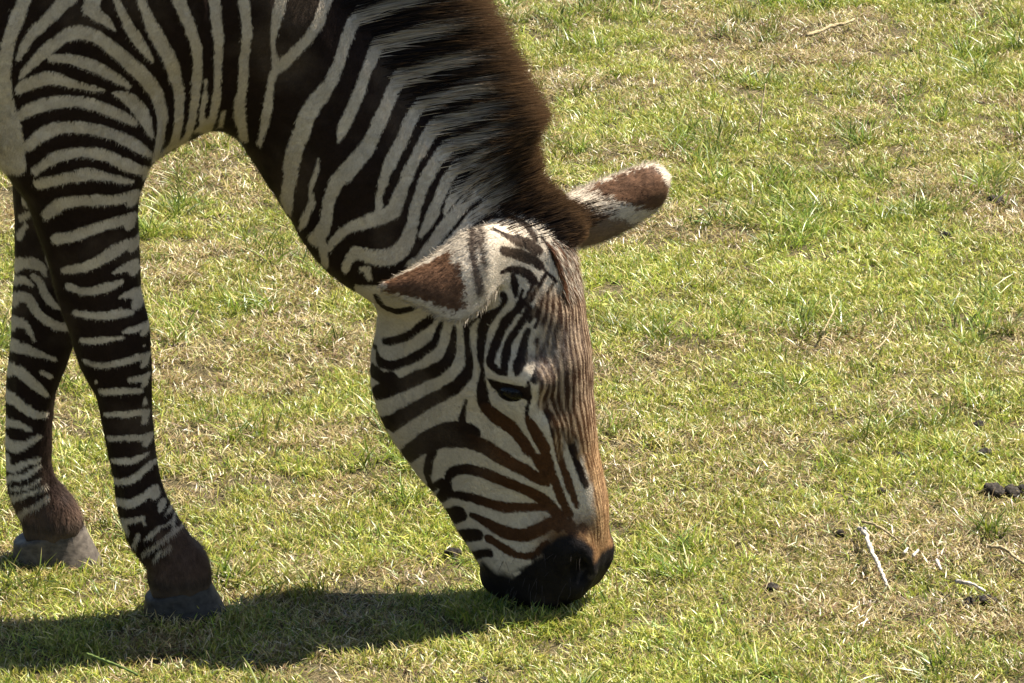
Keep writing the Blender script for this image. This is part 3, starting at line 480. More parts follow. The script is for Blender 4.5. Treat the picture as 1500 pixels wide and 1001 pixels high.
 ('D',[74,-73,-140,5.9,74,-75,-144,6.8,73,-78,-147,7.6,73,-80,-151,8.5,72,-82,-154,9.3,72,-83,-158,10,71,-83,-162,10.7,70,-83,-167,11.3,69,-81,-172,12,68,-77,-177,13,68,-74,-183,14.1,69,-71,-189,15,70,-70,-194,15.5,72,-69,-199,15.2,74,-68,-204,14.4,76,-67,-209,13.5,78,-67,-214,12.8,79,-67,-219,12.3,80,-67,-224,11.8,81,-66,-230,11.4,81,-65,-236,11.2,82,-63,-242,11.3,83,-61,-248,11.6,84,-59,-254,11.9,85,-56,-260,12.3]),
 ('D',[81,-64,-150,4.8,81,-64,-156,5.8,81,-63,-162,6.8,81,-61,-168,7.8,82,-59,-174,8.5,82,-57,-181,9,84,-56,-189,9.3,85,-55,-196,9.5,87,-54,-203,9.6,88,-53,-209,9.7,89,-53,-214,9.7,90,-52,-219,9.6,92,-52,-225,9.6,93,-51,-231,9.6,94,-49,-237,9.6,95,-47,-243,9.6,96,-45,-249,9.6,97,-44,-255,9.6,98,-42,-261,9.6,100,-41,-266,9.6,101,-40,-272,9.6]),
 ('D',[49,-67,-33,3.2,47,-69,-37,3.7,45,-72,-40,4.2,43,-74,-44,4.6,41,-75,-48,4.8,40,-76,-51,4.7,39,-78,-55,4.1,38,-78,-58,3.7]),
 ('D',[56,-64,-38,3.2,55,-66,-42,3.8,54,-68,-46,4.4,53,-69,-49,4.9,52,-71,-53,5.3,51,-72,-57,5.6,50,-73,-61,5.7,48,-75,-65,5.8,47,-76,-69,5.9]),
 ('D',[63,-60,-44,3.2,63,-62,-48,3.6,62,-64,-51,4.1,61,-65,-55,4.5,60,-67,-59,4.8,59,-68,-63,5,58,-70,-68,5.1,56,-71,-72,5.2,54,-72,-77,5.3]),
 ('D',[-163,35,-313,21.3,-156,-43,-307,21.3,-151,-47,-301,21.3,-145,-51,-297,21.3,-136,-55,-291,21.3,-133,-57,-287,22.7,-162,-37,-312,24.2,-152,-46,-302,25.5,-143,-52,-294,26.7,-134,-56,-288,27.6,-126,-60,-282,28.2,-117,-63,-276,28.8,-108,-65,-272,29.3,-98,-68,-268,29.8,-88,-71,-264,30.1,-77,-73,-262,30.4,-67,-75,-259,30.7]),
 ('D',[-106,-63,-283,13.3,-109,-62,-289,13.7,-112,-60,-295,14.1,-116,-58,-301,14.4,-119,-55,-307,14.7,-121,-53,-314,14.8,-123,-50,-321,14.8,-125,-46,-328,14.7,-127,-43,-335,14.7,-127,-41,-340,14.8,-127,-39,-345,15,-126,-37,-350,15,-126,-34,-355,14.7,-128,-29,-361,13.7,-98,-52,-338,12.3,-97,-51,-342,10.8,-97,-50,-345,9.3]),
 ('D',[-90,-55,-332,10.7,-89,-54,-337,12,-89,-53,-342,13.3,-91,-52,-345,14.1,-93,-50,-348,14.8,-96,-48,-352,15.5,-100,-46,-356,16,-103,-43,-361,16.4,-107,-39,-366,16.7,-112,-32,-373,16.6,-88,-51,-353,16,-89,-49,-356,12.5,-90,-48,-359,10.2,-90,-48,-361,8]),
 ('D',[-107,-1,-404,18.7,-98,-30,-396,18.7,-90,-37,-392,18.7,-85,-40,-390,18.7,-76,-46,-385,18.7,-72,-48,-384,19.6,-91,-33,-400,20.7,-83,-40,-394,21.4,-77,-44,-390,21.3,-73,-46,-388,20.1,-69,-48,-388,15.6,-66,-49,-387,13.3]),
 ('D',[-88,-1,-435,21.3,-87,-11,-435,21.3,-83,-21,-433,21.3,-80,-27,-430,21.3,-73,-35,-426,21.3,-64,-41,-422,20.7,-57,-45,-419,20,-49,-49,-416,19.3,-42,-52,-414,18.7]),
 ('D',[-64,0,-466,13.3,-60,-26,-458,13.3,-54,-37,-452,13.3,-47,-44,-448,13.3,-37,-50,-443,13.3,-30,-53,-440,13.3,-23,-56,-438,13.3]),
 ('D',[99,-42,-255,8.5,100,-41,-261,9.1,101,-40,-266,9.7,102,-39,-272,10.3,103,-38,-278,10.7,105,-37,-284,10.8,107,-36,-291,10.8,109,-35,-297,10.7,111,-34,-303,10.7,112,-34,-309,10.7,114,-33,-313,10.7,116,-32,-318,10.7,118,-31,-323,10.7]),
 ('B',[-67,-75,-260,30.7,-61,-75,-261,29.6,-55,-76,-261,28.4,-49,-77,-261,27.4,-43,-78,-262,26.7,-37,-78,-263,26.4,-31,-78,-264,26.6,-25,-78,-265,26.8,-20,-78,-267,26.7,-14,-77,-270,26.2,-9,-77,-273,25.5,-4,-76,-276,24.7,2,-75,-279,24,7,-74,-282,23.3,13,-74,-285,22.6,18,-73,-288,21.9,24,-73,-291,21.3,29,-73,-293,21,35,-73,-295,20.8,41,-72,-297,20.6,46,-71,-300,20,51,-70,-303,19,55,-69,-306,17.8,60,-67,-309,16.4,63,-65,-312,14.7,66,-63,-314,12.6,69,-61,-318,7.8,71,-60,-319,5.3]),
 ('B',[-90,-55,-332,10.7,-87,-57,-328,12.1,-85,-58,-324,13.6,-82,-60,-320,14.9,-78,-61,-317,16,-73,-63,-314,16.6,-67,-65,-312,16.9,-60,-67,-310,17.1,-53,-68,-309,17.3,-46,-69,-308,17.7,-38,-70,-309,18.1,-30,-70,-309,18.4,-23,-70,-311,18.7,-16,-69,-313,18.7,-9,-69,-315,18.7,-3,-68,-317,18.6,5,-68,-319,18.7,12,-68,-321,19,19,-68,-322,19.4,26,-69,-324,19.8,33,-68,-326,20,40,-67,-329,19.9,45,-65,-332,19.5,51,-63,-335,19.1,56,-61,-338,18.7,61,-59,-342,18.4,65,-58,-346,18.1,70,-56,-351,17.8,73,-55,-355,17.3,77,-54,-359,16.8,81,-54,-363,16.2,84,-53,-367,15.5,87,-53,-370,14.7,90,-53,-374,13.8,93,-53,-378,12.8,95,-53,-382,11.7,98,-53,-386,10.7]),
 ('B',[-83,-51,-357,10.7,-78,-52,-356,12,-73,-54,-355,13.3,-69,-55,-355,14.5,-63,-56,-355,15.5,-57,-58,-355,16,-50,-59,-355,16.2,-43,-59,-356,16.4,-36,-60,-357,16.5,-29,-60,-358,16.9,-22,-61,-359,17.3,-14,-61,-360,17.6,-7,-62,-361,17.6,1,-62,-361,17.3,9,-61,-361,16.8,17,-61,-360,16.2,25,-61,-359,15.5,32,-61,-358,14.6,40,-61,-357,13.6,47,-60,-355,12.7,53,-60,-355,12,57,-59,-354,11.8,60,-58,-355,11.8,66,-57,-355,12]),
 ('B',[-53,-53,-384,10.7,-47,-55,-385,12,-41,-56,-387,13.5,-35,-56,-389,14.8,-29,-57,-391,16,-22,-58,-393,17,-16,-59,-396,17.9,-9,-60,-398,18.6,-1,-61,-400,19.2,7,-62,-401,19.6,15,-62,-402,19.8,23,-63,-402,19.9,31,-64,-401,20,39,-64,-399,20.2,47,-64,-395,20.4,54,-63,-391,20.4,59,-62,-388,20,64,-61,-384,18.9,68,-60,-381,17.4,71,-59,-378,15.8,75,-58,-376,14.7,78,-57,-377,14.1,83,-57,-381,13.6,85,-56,-384,13.3]),
 ('B',[-26,-57,-416,13.3,-20,-58,-417,13.8,-15,-59,-419,14.2,-10,-60,-421,14.6,-4,-61,-423,14.7,2,-62,-425,14.2,9,-63,-428,13.4,16,-64,-430,12.6,23,-64,-432,12,30,-64,-432,11.8,36,-65,-432,11.8,43,-65,-430,11.8,49,-65,-428,12,54,-65,-424,12.2,59,-65,-419,12.6,64,-64,-414,13,68,-63,-409,13.3]),
 ('B',[58,-73,-275,18.1,60,-71,-281,17.3,62,-69,-286,16.4,64,-67,-291,15.6,66,-65,-296,14.7,67,-64,-300,13.7,68,-63,-304,12.7,69,-62,-307,11.7,70,-61,-311,10.7]),
 ('B',[60,-78,-239,16.5,61,-77,-243,16.3,63,-76,-248,16.1,65,-74,-253,15.8,66,-73,-258,15.5,68,-71,-263,15,69,-69,-268,14.4,71,-67,-273,13.8,72,-66,-279,13.3,73,-64,-284,12.9,73,-62,-289,12.5,74,-61,-294,12.2,75,-60,-300,12,76,-58,-306,11.9,78,-56,-312,11.9,80,-55,-318,12,81,-54,-323,12,83,-53,-328,12,85,-52,-333,12.1,86,-51,-338,12.1,88,-50,-343,12,91,-49,-349,11.8,93,-48,-354,11.4,96,-48,-360,11,99,-47,-365,10.7]),
 ('B',[83,-61,-248,12.3,83,-60,-252,12.3,84,-59,-257,12.4,84,-57,-261,12.5,85,-56,-266,12.3,85,-54,-272,11.7,86,-53,-278,10.9,87,-51,-284,10.1,88,-50,-290,9.6,90,-49,-296,9.6,91,-47,-301,10,93,-46,-307,10.4,95,-46,-313,10.7,97,-45,-319,10.8,99,-45,-326,10.9,101,-44,-332,10.9,103,-43,-338,10.7,104,-43,-342,10.2,106,-43,-345,9.5,107,-42,-348,8.7,108,-42,-352,8]),
 ('B',[100,-50,-378,13.3,103,-50,-385,14.7,106,-51,-391,16]),
 ('B',[117,-42,-384,13.3,120,-40,-388,12.4,123,-38,-392,11.6,126,-36,-396,10.7]),
 ('B',[-13,-90,-204,21.3,-9,-89,-207,22.7,-5,-88,-210,24.2,-1,-87,-214,25.5,4,-86,-217,26.1,8,-85,-220,26,13,-83,-223,25.4,17,-82,-227,24.4,21,-81,-230,23.5,25,-80,-234,22.4,28,-79,-238,21.2,31,-78,-242,20,34,-78,-246,19.2,38,-78,-250,18.8,41,-77,-255,18.7,44,-77,-260,18.7,48,-76,-265,18.7]),
 ('B',[48,-84,-212,9.3,50,-83,-216,11,51,-82,-220,12.7,53,-81,-225,14.3,55,-81,-229,15.5,57,-79,-233,16.1,60,-78,-237,16.5,62,-77,-242,16.5,64,-75,-246,16.5,66,-74,-250,16.4,68,-73,-253,16.1,69,-71,-257,15.8,71,-70,-261,15.5]),
 ('K',[-23,-43,-486,34.7,-22,-40,-494,39.4,-21,-37,-503,44.2,-20,-33,-510,48.9,-16,-31,-515,53.3,-8,-34,-514,57.5,4,-40,-510,61.3,19,-50,-503,65.2,31,-56,-496,69.3,37,-58,-493,71.9,43,-59,-490,74.4,49,-60,-486,77.2,55,-60,-482,80,61,-61,-478,82.5,66,-60,-475,85,71,-60,-472,86.5,76,-60,-468,88,84,-60,-463,88.7,90,-59,-458,87.7,96,-58,-453,85.5,100,-56,-449,82.7,102,-54,-445,78.4,104,-55,-439,72.8,107,-56,-435,67.5,106,-46,-443,63.2,107,-42,-452,64,109,-42,-461,65.5,113,-45,-469,66.7]),
 ('K',[72,-65,-422,26.7,76,-64,-419,27.4,80,-64,-417,28.2,84,-64,-414,28.9,88,-63,-412,29.3,93,-62,-410,29.6,98,-61,-408,29.7,104,-60,-408,29.6,109,-59,-408,29.3,114,-57,-409,28.9,119,-54,-413,28.2,123,-51,-416,27.4,127,-47,-421,26.7]),
 ('K',[-36,-44,-466,21.3,-34,-44,-469,24.2,-32,-44,-472,27.3,-29,-44,-475,30.1,-23,-46,-479,32.8,-19,-47,-481,32.7,-15,-48,-483,32.2,-12,-49,-485,32]),
 ('K',[118,16,-489,24,122,9,-481,20.4,126,4,-472,16.9,129,1,-465,13.3]),
 ('W',[-4,-61,-445,9.6,2,-62,-446,10,8,-63,-447,10.4,14,-63,-448,10.8,20,-64,-448,10.7,26,-64,-447,10,32,-65,-445,9,38,-65,-442,7.8,43,-65,-440,6.7]),
 ('W',[19,-62,-463,6.9,28,-63,-459,4.8]),
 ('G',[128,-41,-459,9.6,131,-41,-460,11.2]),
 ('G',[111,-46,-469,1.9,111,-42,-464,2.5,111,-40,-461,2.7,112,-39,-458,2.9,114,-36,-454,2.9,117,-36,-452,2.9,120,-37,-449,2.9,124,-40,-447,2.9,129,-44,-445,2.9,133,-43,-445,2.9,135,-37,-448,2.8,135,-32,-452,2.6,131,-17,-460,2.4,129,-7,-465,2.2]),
]
HEAD_PALE = [(-0.226, 0.486), (-0.157, 0.497), (-0.108, 0.509), (-0.064, 0.56), (-0.044, 0.587), (-0.01, 0.597), (0.015, 0.587), (0.049, 0.593), (0.078, 0.63), (0.127, 0.655), (0.253, 0.695), (0.262, -0.051), (-0.252, -0.051)]

def raster2(strokes, lo, hi, h=0.001):
    n = np.round((np.array(hi) - lo) / h).astype(int) + 1
    M = np.full(n, -0.02, dtype=np.float32)
    for S in strokes:
        A = np.array(S).reshape(-1, 3) * .001
        if len(A) == 1: A = np.vstack([A, A + (1e-4, 0, 0)])
        for p, q in zip(A[:-1], A[1:]):
            r = max(p[2], q[2]) * .5 + .008
            a = np.maximum(((np.minimum(p[:2], q[:2]) - r - lo) / h).astype(int), 0)
            b = np.minimum(((np.maximum(p[:2], q[:2]) + r - lo) / h).astype(int) + 1, n - 1)
            if (b <= a).any(): continue
            X, Z = np.meshgrid(lo[0] + np.arange(a[0], b[0]) * h, lo[1] + np.arange(a[1], b[1]) * h, indexing='ij')
            d = q[:2] - p[:2]
            t = np.clip(((X - p[0]) * d[0] + (Z - p[1]) * d[1]) / max(d @ d, 1e-12), 0, 1)
            dist = np.hypot(X - p[0] - t * d[0], Z - p[1] - t * d[1])
            f = (p[2] + (q[2] - p[2]) * t) * .5 - dist
            w = M[a[0]:b[0], a[1]:b[1]]
            np.maximum(w, f, out=w)
    return M

def look(M, lo, h, P):
    Q = (P - lo) / h
    Q = np.clip(Q, 0, np.array(M.shape) - 1.001)
    i = Q.astype(int); f = Q - i
    out = 0
    for c in range(2 ** P.shape[1]):
        w = 1.0; ii = []
        for k in range(P.shape[1]):
            b = (c >> k) & 1
            w = w * (f[:, k] if b else 1 - f[:, k]); ii.append(i[:, k] + b)
        out = out + w * M[tuple(ii)]
    return out

LO2, HI2 = np.array((-0.86, -0.02)), np.array((0.32, 1.12))
MB = raster2(BODY_STRIPES, LO2, HI2)
MFAR = raster2(FAR_LEG_STRIPES, LO2, HI2)

LO3, HI3, H3 = np.array((-0.30, -0.20, -0.56)), np.array((0.26, 0.20, 0.14)), 0.002
N3 = np.round((HI3 - LO3) / H3).astype(int) + 1
MH = {c: np.full(N3, -0.02, dtype=np.float32) for c in 'DBKWG'}
for cl, S in HEAD_STRIPES:
    A = np.array(S).reshape(-1, 4) * .001
    if len(A) == 1: A = np.vstack([A, A + (1e-4, 0, 0, 0)])
    M = MH[cl]
    for mir in (1, -1):
        B = A.copy(); B[:, 1] *= mir
        for p, q in zip(B[:-1], B[1:]):
            r = max(p[3], q[3]) * .5 + .006
            a = np.maximum(((np.minimum(p[:3], q[:3]) - r - LO3) / H3).astype(int), 0)
            b = np.minimum(((np.maximum(p[:3], q[:3]) + r - LO3) / H3).astype(int) + 1, N3 - 1)
            if (b <= a).any(): continue
            X = np.stack(np.meshgrid(*[LO3[k] + np.arange(a[k], b[k]) * H3 for k in range(3)], indexing='ij'), -1) - p[:3]
            d = q[:3] - p[:3]
            t = np.clip((X @ d) / max(d @ d, 1e-12), 0, 1)
            dist = np.linalg.norm(X - t[..., None] * d, axis=-1)
            f = (p[3] + (q[3] - p[3]) * t) * .5 - dist
            w = M[a[0]:b[0], a[1]:b[1], a[2]:b[2]]
            np.maximum(w, f, out=w)

def in_poly(P, poly):
    c = np.zeros(len(P), dtype=bool)
    for (x0, y0), (x1, y1) in zip(poly, poly[1:] + poly[:1]):
        m = ((y0 > P[:, 1]) != (y1 > P[:, 1]))
        c ^= m & (P[:, 0] < (x1 - x0) * (P[:, 1] - y0) / (y1 - y0 + 1e-12) + x0)
    return c

def head_mask(P):
    m = in_poly(P[:, [0, 2]], HEAD_PALE) & (P[:, 0] > -.26)
    for S in EAR_SETS:
        lo = S.min(0) - .01; hi = S.max(0) + .01
        idx = np.nonzero(((P > lo) & (P < hi)).all(1) & ~m)[0]
        if len(idx): m[idx] = ear_eval(P[idx], S[::3]) < .008
    return m

PALE = np.array((.41, .345, .262)); DARK = np.array((.0140, .0078, .0056)); BROWN = np.array((.050, .021, .0085))
BLACK = np.array((.0085, .0070, .0066)); EARB = np.array((.080, .041, .022)); DUST = np.array((.26, .19, .125))

nrm = np.empty(len(me.vertices) * 3, dtype=np.float32); me.vertices.foreach_get('normal', nrm); nrm = nrm.reshape(-1, 3).astype(np.float64)

def coat(V, nrm):
    n = len(V)
    XZ = V[:, [0, 2]]
    jit = (vnoise(V, .005, 1) - .5) * .0017 + (vnoise(V * (1, 1, .5), .0022, 2) - .5) * .0018 + (vnoise(V, .02, 3) - .5) * .003
    m = look(MB, LO2, .001, np.stack([V[:, 0] + .25 * np.maximum(V[:, 2] - .962, 0), np.minimum(V[:, 2], .962)], 1))
    far = (V[:, 1] > .02) & (V[:, 2] < .68) & (V[:, 0] < -.58)
    m = np.where(far, look(MFAR, LO2, .001, XZ), m)
    # hindquarters: broad stripes on the flank, rings on the legs, pale belly
    hx = -0.80 - V[:, 0]
    ph = (V[:, 0] + .35 * (V[:, 2] - .75) ** 2 + .02 * vnoise(V, .2, 5)) / .088
    rear = .016 * np.sin(2 * np.pi * ph) - .004
    rl = .012 * np.sin(2 * np.pi * (V[:, 2] + .3 * (V[:, 0] + 1.5)) / .055) - .002
    rear = np.where(V[:, 2] < .66, rl, rear)
    rear = np.where((V[:, 2] < .73) & (V[:, 0] > -1.42), .02, rear)
    m = np.where(hx > 0, rear, m)
    wpale = sstep(m + jit, -.0009, .0009)
    d_var = .75 + .5 * fbm(V, .05, 8)[:, None]
    p_var = .72 + .46 * fbm(V, .03, 9, 4)[:, None]
    dark = DARK * d_var
    pale = PALE * p_var
    col = dark * (1 - wpale[:, None]) + pale * wpale[:, None]
    mot = (sstep(-.69 - V[:, 0], 0, .03) * (V[:, 2] < .86) * (V[:, 2] > .60) * wpale)[:, None]
    col = col * (1 - mot) + col * (.45 + 1.0 * fbm(V, .011, 14, 3))[:, None] * mot
    # pasterns: dusty brown hair
    past = (V[:, 2] < .16)
    front = sstep(V[:, 0] + .505 + .9 * (V[:, 2] - .11), -.012, .012) * (V[:, 1] < 0)
    pw = sstep(.110 + .045 * front + .05 * (fbm(V, .02, 12) - .5) - V[:, 2], 0, .05) * past * sstep(V[:, 0] * 1.2 + V[:, 2] * 1.0 + .66 + .05 * (V[:, 1] > 0) * 4.4, -.04, .05)
    brown_h = np.array((.145, .088, .062)) * (.5 + .8 * fbm(V, .008, 13)[:, None])
    col = col * (1 - .5 * pw[:, None]) + brown_h * .5 * pw[:, None]
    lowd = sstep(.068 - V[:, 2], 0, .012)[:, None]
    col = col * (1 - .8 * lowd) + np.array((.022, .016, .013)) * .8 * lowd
    # head
    Q = world_to_head(V)
    hm = head_mask(V)
    hi = np.nonzero(hm)[0]
    Qh = Q[hi]; jh = jit[hi]
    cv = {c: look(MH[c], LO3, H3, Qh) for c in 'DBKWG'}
    nh = nrm[hi]; nu = nh @ HU
    hcol = PALE * (.80 + .30 * fbm(V[hi], .03, 21)[:, None])
    gn = (sstep(-.345 - Qh[:, 2], 0, .05) * sstep(Qh[:, 0], .035, .085))[:, None]
    hcol = hcol * (1 - gn) + np.array((.12, .062, .026)) * (.7 + .6 * fbm(V[hi], .015, 28)[:, None]) * gn
    # fine streaks of the forehead and nose bridge
    v = Qh[:, 2]; w = Qh[:, 1]
    wid = np.interp(v, [-.50, -.40, -.30, -.20, -.12, -.03], [.030, .032, .040, .060, .066, .045])
    th = w / wid * 7.0 + 1.3 * (fbm(np.stack([w * 1, v * .18], 1), .02, 22) - .5)
    st = .5 + .5 * np.sin(2 * np.pi * th)
    grain = vnoise(np.stack([w, v * .09], 1), .0017, 23)
    st = np.clip(-.12 - .12 * sstep(v, -.30, -.20) + .95 * st ** 1.5 + 1.2 * (grain - .5), 0, 1)
    nth = np.interp(v, [-.42, -.25, -.12], [.74, .66, .46])
    zone = sstep(nu + .10 * (vnoise(Qh, .015, 24) - .5) - nth, 0, .14) * sstep(v, -.455, -.40) * sstep(-.012 - v, 0, .03)
    gold = sstep(-.17 - v, 0, .16)[:, None]
    lo_c = np.array((.034, .0155, .0078)) * (1 - gold) + np.array((.085, .040, .016)) * gold
    hi_c = np.array((.31, .22, .14)) * (1 - gold) + np.array((.36, .225, .108)) * gold
    scol = lo_c * (1 - st[:, None]) + hi_c * st[:, None]
    cv['K'] = np.maximum(cv['K'], .050 - V[hi, 2] + .01 * (vnoise(Qh, .02, 29) - .5))
    cv['K'] = np.where(Qh[:, 0] > .05, np.maximum(cv['K'], (.088 - V[hi, 2]) + .02 * (fbm(Qh, .02, 30) - .5)), cv['K'])
    cc = hcol
    for c, rgb in (('D', DARK), ('B', BROWN), ('K', BLACK)):
        f = cv[c] + jh * .8 + (.0004 if c != 'K' else .006 * (fbm(Qh, .02, 25) - .5))
        soft = .0010 if c != 'K' else .007
        a = sstep(f, -soft, soft)
        vary = (.7 + .6 * fbm(V[hi], .03, 26))[:, None]
        if c == 'B':
            ub = sstep(Qh[:, 0] - .12 * (v + .30), -.075, .02)[:, None]
            rgb = DARK * (1 - ub) + BROWN * ub
        cc = cc * (1 - a[:, None]) + (rgb * vary) * a[:, None]
    # chestnut shading of the stripes towards the nose
    a = sstep(cv['W'] + jh, -.001, .001)[:, None]
    cc = cc * (1 - a) + PALE * .95 * a
    a = sstep(cv['G'] + jh, -.003, .003)[:, None] * .7  # lit skin of the nostril and its rim, painted in grey
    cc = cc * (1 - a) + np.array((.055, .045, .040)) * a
    kk = (1 - sstep(cv['K'], -.006, .004))
    zz = (zone * kk)[:, None]
    cc = cc * (1 - zz) + scol * zz
    # salt and pepper hair above the eye
    sp = np.exp(-(((Qh[:, 0] - .075) / .022) ** 2 + ((v + .115) / .035) ** 2)) * (Qh[:, 1] < 0)
    g2 = vnoise(Qh * (1, 1, .4), .0028, 27)[:, None]
    cc = cc * (1 - .3 * sp[:, None]) + (np.array((.03, .022, .02)) * (1 - g2) + np.array((.5, .45, .4)) * g2) * .3 * sp[:, None]
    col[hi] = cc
    # backs of the ears: brown patch, pale rim, band and tip
    for ei, S in enumerate(EAR_SETS):
        lo = S.min(0) - .012; hi2 = S.max(0) + .012
        idx = np.nonzero(((V > lo) & (V < hi2)).all(1))[0]
        ns = len(S) // 40
        dd = np.empty(len(idx)); kk2 = np.empty(len(idx), dtype=int)
        for q in range(0, len(idx), 4000):
            D_ = ((V[idx[q:q + 4000], None, :] - S[None]) ** 2).sum(2)
            kk2[q:q + 4000] = D_.argmin(1); dd[q:q + 4000] = np.sqrt(D_.min(1))
        near_e = dd < .0085
        idx, kk2 = idx[near_e], kk2[near_e]
        t_ = (kk2 // ns) / 39.0; s_e = (kk2 % ns) / (ns - 1.0)
        W_ = V[idx]
        nz = (fbm(W_, .012, 61) - .5); fz = (vnoise(W_, .0025, 62) - .5) * .16
        if ei == 0:
            br = sstep(np.minimum.reduce([(s_e - .50) * .9 - .30 * (np.abs(t_ - .55)) ** 2 * (t_ < .55), .985 - s_e, (t_ - .10) * .5, (.90 - t_) * .5]) + nz * .05 + fz * .4, -.012, .012)
            sp_ = np.exp(-(((s_e - .53) / .035) ** 2 + ((t_ - .28) / .09) ** 2)); br = br * (1 - sstep(sp_, .3, .7))
            ring = sstep(.032 - np.abs(s_e - .40 + .14 * (t_ - .5) ** 2 + nz * .04), -.01, .01) * sstep(.93 - t_, 0, .1)
            ring = np.maximum(ring, sstep(.022 - np.abs(s_e - .29 + nz * .08 - .06 * t_), -.012, .012) * sstep(.75 - t_, 0, .2))
            ring = np.maximum(ring, sstep(.014 - np.abs(s_e - .345 + nz * .08 + .03 * t_), -.012, .012) * sstep(.45 - t_, 0, .2))
        else:
            bd = s_e - .33 - .40 * t_
            br = sstep(np.minimum.reduce([bd * .8, .82 - s_e + .16 * (t_ - .3), (t_ - .04) * .4 + .01]) + nz * .06 + fz * .4, -.012, .012)
            ring = sstep(np.minimum((-.13 - bd) * .8, s_e - .16) + nz * .05 + fz * .4, -.012, .012) * .9
        face = sstep(nrm[idx] @ np.array((0, -.8, .6)), -.2, .25) if ei == 0 else sstep(-nrm[idx, 1], -.2, .2)
        be = EARB * (.25 + 1.5 * fbm(W_, .0045, 63))[:, None]
        pe = PALE * (.82 + .3 * fbm(W_, .01, 64))[:, None]
        msk = sstep(s_e, .20, .28)[:, None]
        tot = np.clip(br * face + ring * face * .9, 0, 1)[:, None]
        if ei == 0: be = be * (1 - ring[:, None]) + DARK * 2.2 * ring[:, None]
        ce = pe * (1 - tot) + be * tot
        col[idx] = col[idx] * (1 - msk) + ce * msk
    # dust and dirt
    du = sstep(fbm(V, .09, 31, 4), .52, .75)[:, None] * .22
    return col * (1 - du) + (col * .5 + DUST * .5) * du

C = coat(V, nrm)
set_color(me, 'coat', C)

# ------------------------------------------------------------------ zebra materials
def attr_mat(name, attr, rough, noise_scale, noise_amt, bump, bscale, trans=0.0, spec=.3, sheen=0.0):
    m, nt, b = new_mat(name)
    at = nt.nodes.new('ShaderNodeAttribute'); at.attribute_name = attr
    tc = nt.nodes.new('ShaderNodeTexCoord')
    no = nt.nodes.new('ShaderNodeTexNoise'); no.inputs['Scale'].default_value = noise_scale; no.inputs['Detail'].default_value = 4
    nt.links.new(tc.outputs['Object'], no.inputs['Vector'])
    mr = nt.nodes.new('ShaderNodeMapRange')
    mr.inputs['From Min'].default_value = .3; mr.inputs['From Max'].default_value = .7
    mr.inputs['To Min'].default_value = 1 - noise_amt; mr.inputs['To Max'].default_value = 1 + noise_amt
    nt.links.new(no.outputs['Fac'], mr.inputs['Value'])
    mx = nt.nodes.new('ShaderNodeVectorMath'); mx.operation = 'SCALE'
    nt.links.new(at.outputs['Color'], mx.inputs[0]); nt.links.new(mr.outputs['Result'], mx.inputs['Scale'])
    nt.links.new(mx.outputs[0], b.inputs['Base Color'])
    b.inputs['Roughness'].default_value = rough
    b.inputs['Specular IOR Level'].default_value = spec
    if sheen:
        b.inputs['Sheen Weight'].default_value = sheen; b.inputs['Sheen Roughness'].default_value = .5
    if bump:
        n2 = nt.nodes.new('ShaderNodeTexNoise'); n2.inputs['Scale'].default_value = bscale; n2.inputs['Detail'].default_value = 3
        nt.links.new(tc.outputs['Object'], n2.inputs['Vector'])
        bp = nt.nodes.new('ShaderNodeBump'); bp.inputs['Strength'].default_value = bump; bp.inputs['Distance'].default_value = .002
        nt.links.new(n2.outputs['Fac'], bp.inputs['Height']); nt.links.new(bp.outputs[0], b.inputs['Normal'])
    if trans:
        tr = nt.nodes.new('ShaderNodeBsdfTranslucent'); nt.links.new(mx.outputs[0], tr.inputs['Color'])
        ms = nt.nodes.new('ShaderNodeMixShader'); ms.inputs[0].default_value = trans
        nt.links.new(b.outputs[0], ms.inputs[1]); nt.links.new(tr.outputs[0], ms.inputs[2])
        nt.links.new(ms.outputs[0], nt.nodes['Material Output'].inputs['Surface'])
    return m

M_COAT = attr_mat('coat', 'coat', .66, 260, .12, .45, 420, spec=.05)
M_FUR = attr_mat('fur', 'coat', .55, 300, .12, 0, 0, trans=.12, spec=.06)
M_MANE = attr_mat('mane_hair', 'coat', .5, 120, .08, 0, 0, trans=.42, spec=.10)
me.materials.append(M_COAT)

zebra = bpy.data.objects.new('zebra', None)
zebra.empty_display_size = .2
zebra.location = (-0.95, 0, 0)
COL.objects.link(zebra)
tag(zebra, 'black and white striped zebra grazing with its muzzle down in the short grass', 'zebra')

def adopt(o, parent=None):
    p = parent or zebra
    o.parent = p
    o.matrix_parent_inverse = Matrix.Translation((0.95, 0, 0)) if p is zebra else Matrix.Identity(4)
    return o
adopt(body)

def ribbons(name, roots, dirs, lens, side, w0, cols, bend, nseg=4, nor=None, mat=None):
    """tapered ribbons; roots, dirs, side, bend (n,3); lens, w0 (n); cols (n, nseg+1, 3)"""
    n = len(roots)
    vs_, cs_ = [], []
    for s in range(nseg + 1):
        t = s / nseg
        P = roots + dirs * (lens * t)[:, None] + bend * (lens * t * t)[:, None]
        wv = w0 * (1 - t ** 2.5)
        if s < nseg:
            vs_ += [P - side * wv[:, None] * .5, P + side * wv[:, None] * .5]; cs_ += [cols[:, s], cols[:, s]]
        else:
            vs_ += [P]; cs_ += [cols[:, s]]
    k = 2 * nseg + 1
    VV = np.stack(vs_, 1).reshape(-1, 3); CC = np.stack(cs_, 1).reshape(-1, 3)
    base = np.arange(n) * k
    T = []
    for s in range(nseg - 1):
        a = base + 2 * s
        T += [np.stack([a, a + 1, a + 3], 1), np.stack([a, a + 3, a + 2], 1)]
    a = base + 2 * (nseg - 1)
    T += [np.stack([a, a + 1, a + 2], 1)]
    o = mesh_obj(name, VV, np.vstack(T), mat)
    set_color(o.data, 'coat', CC)
    if nor is not None:
        nn = np.repeat(nor, k, 0)
        o.data.normals_split_custom_set_from_vertices(nn.tolist())
    return o

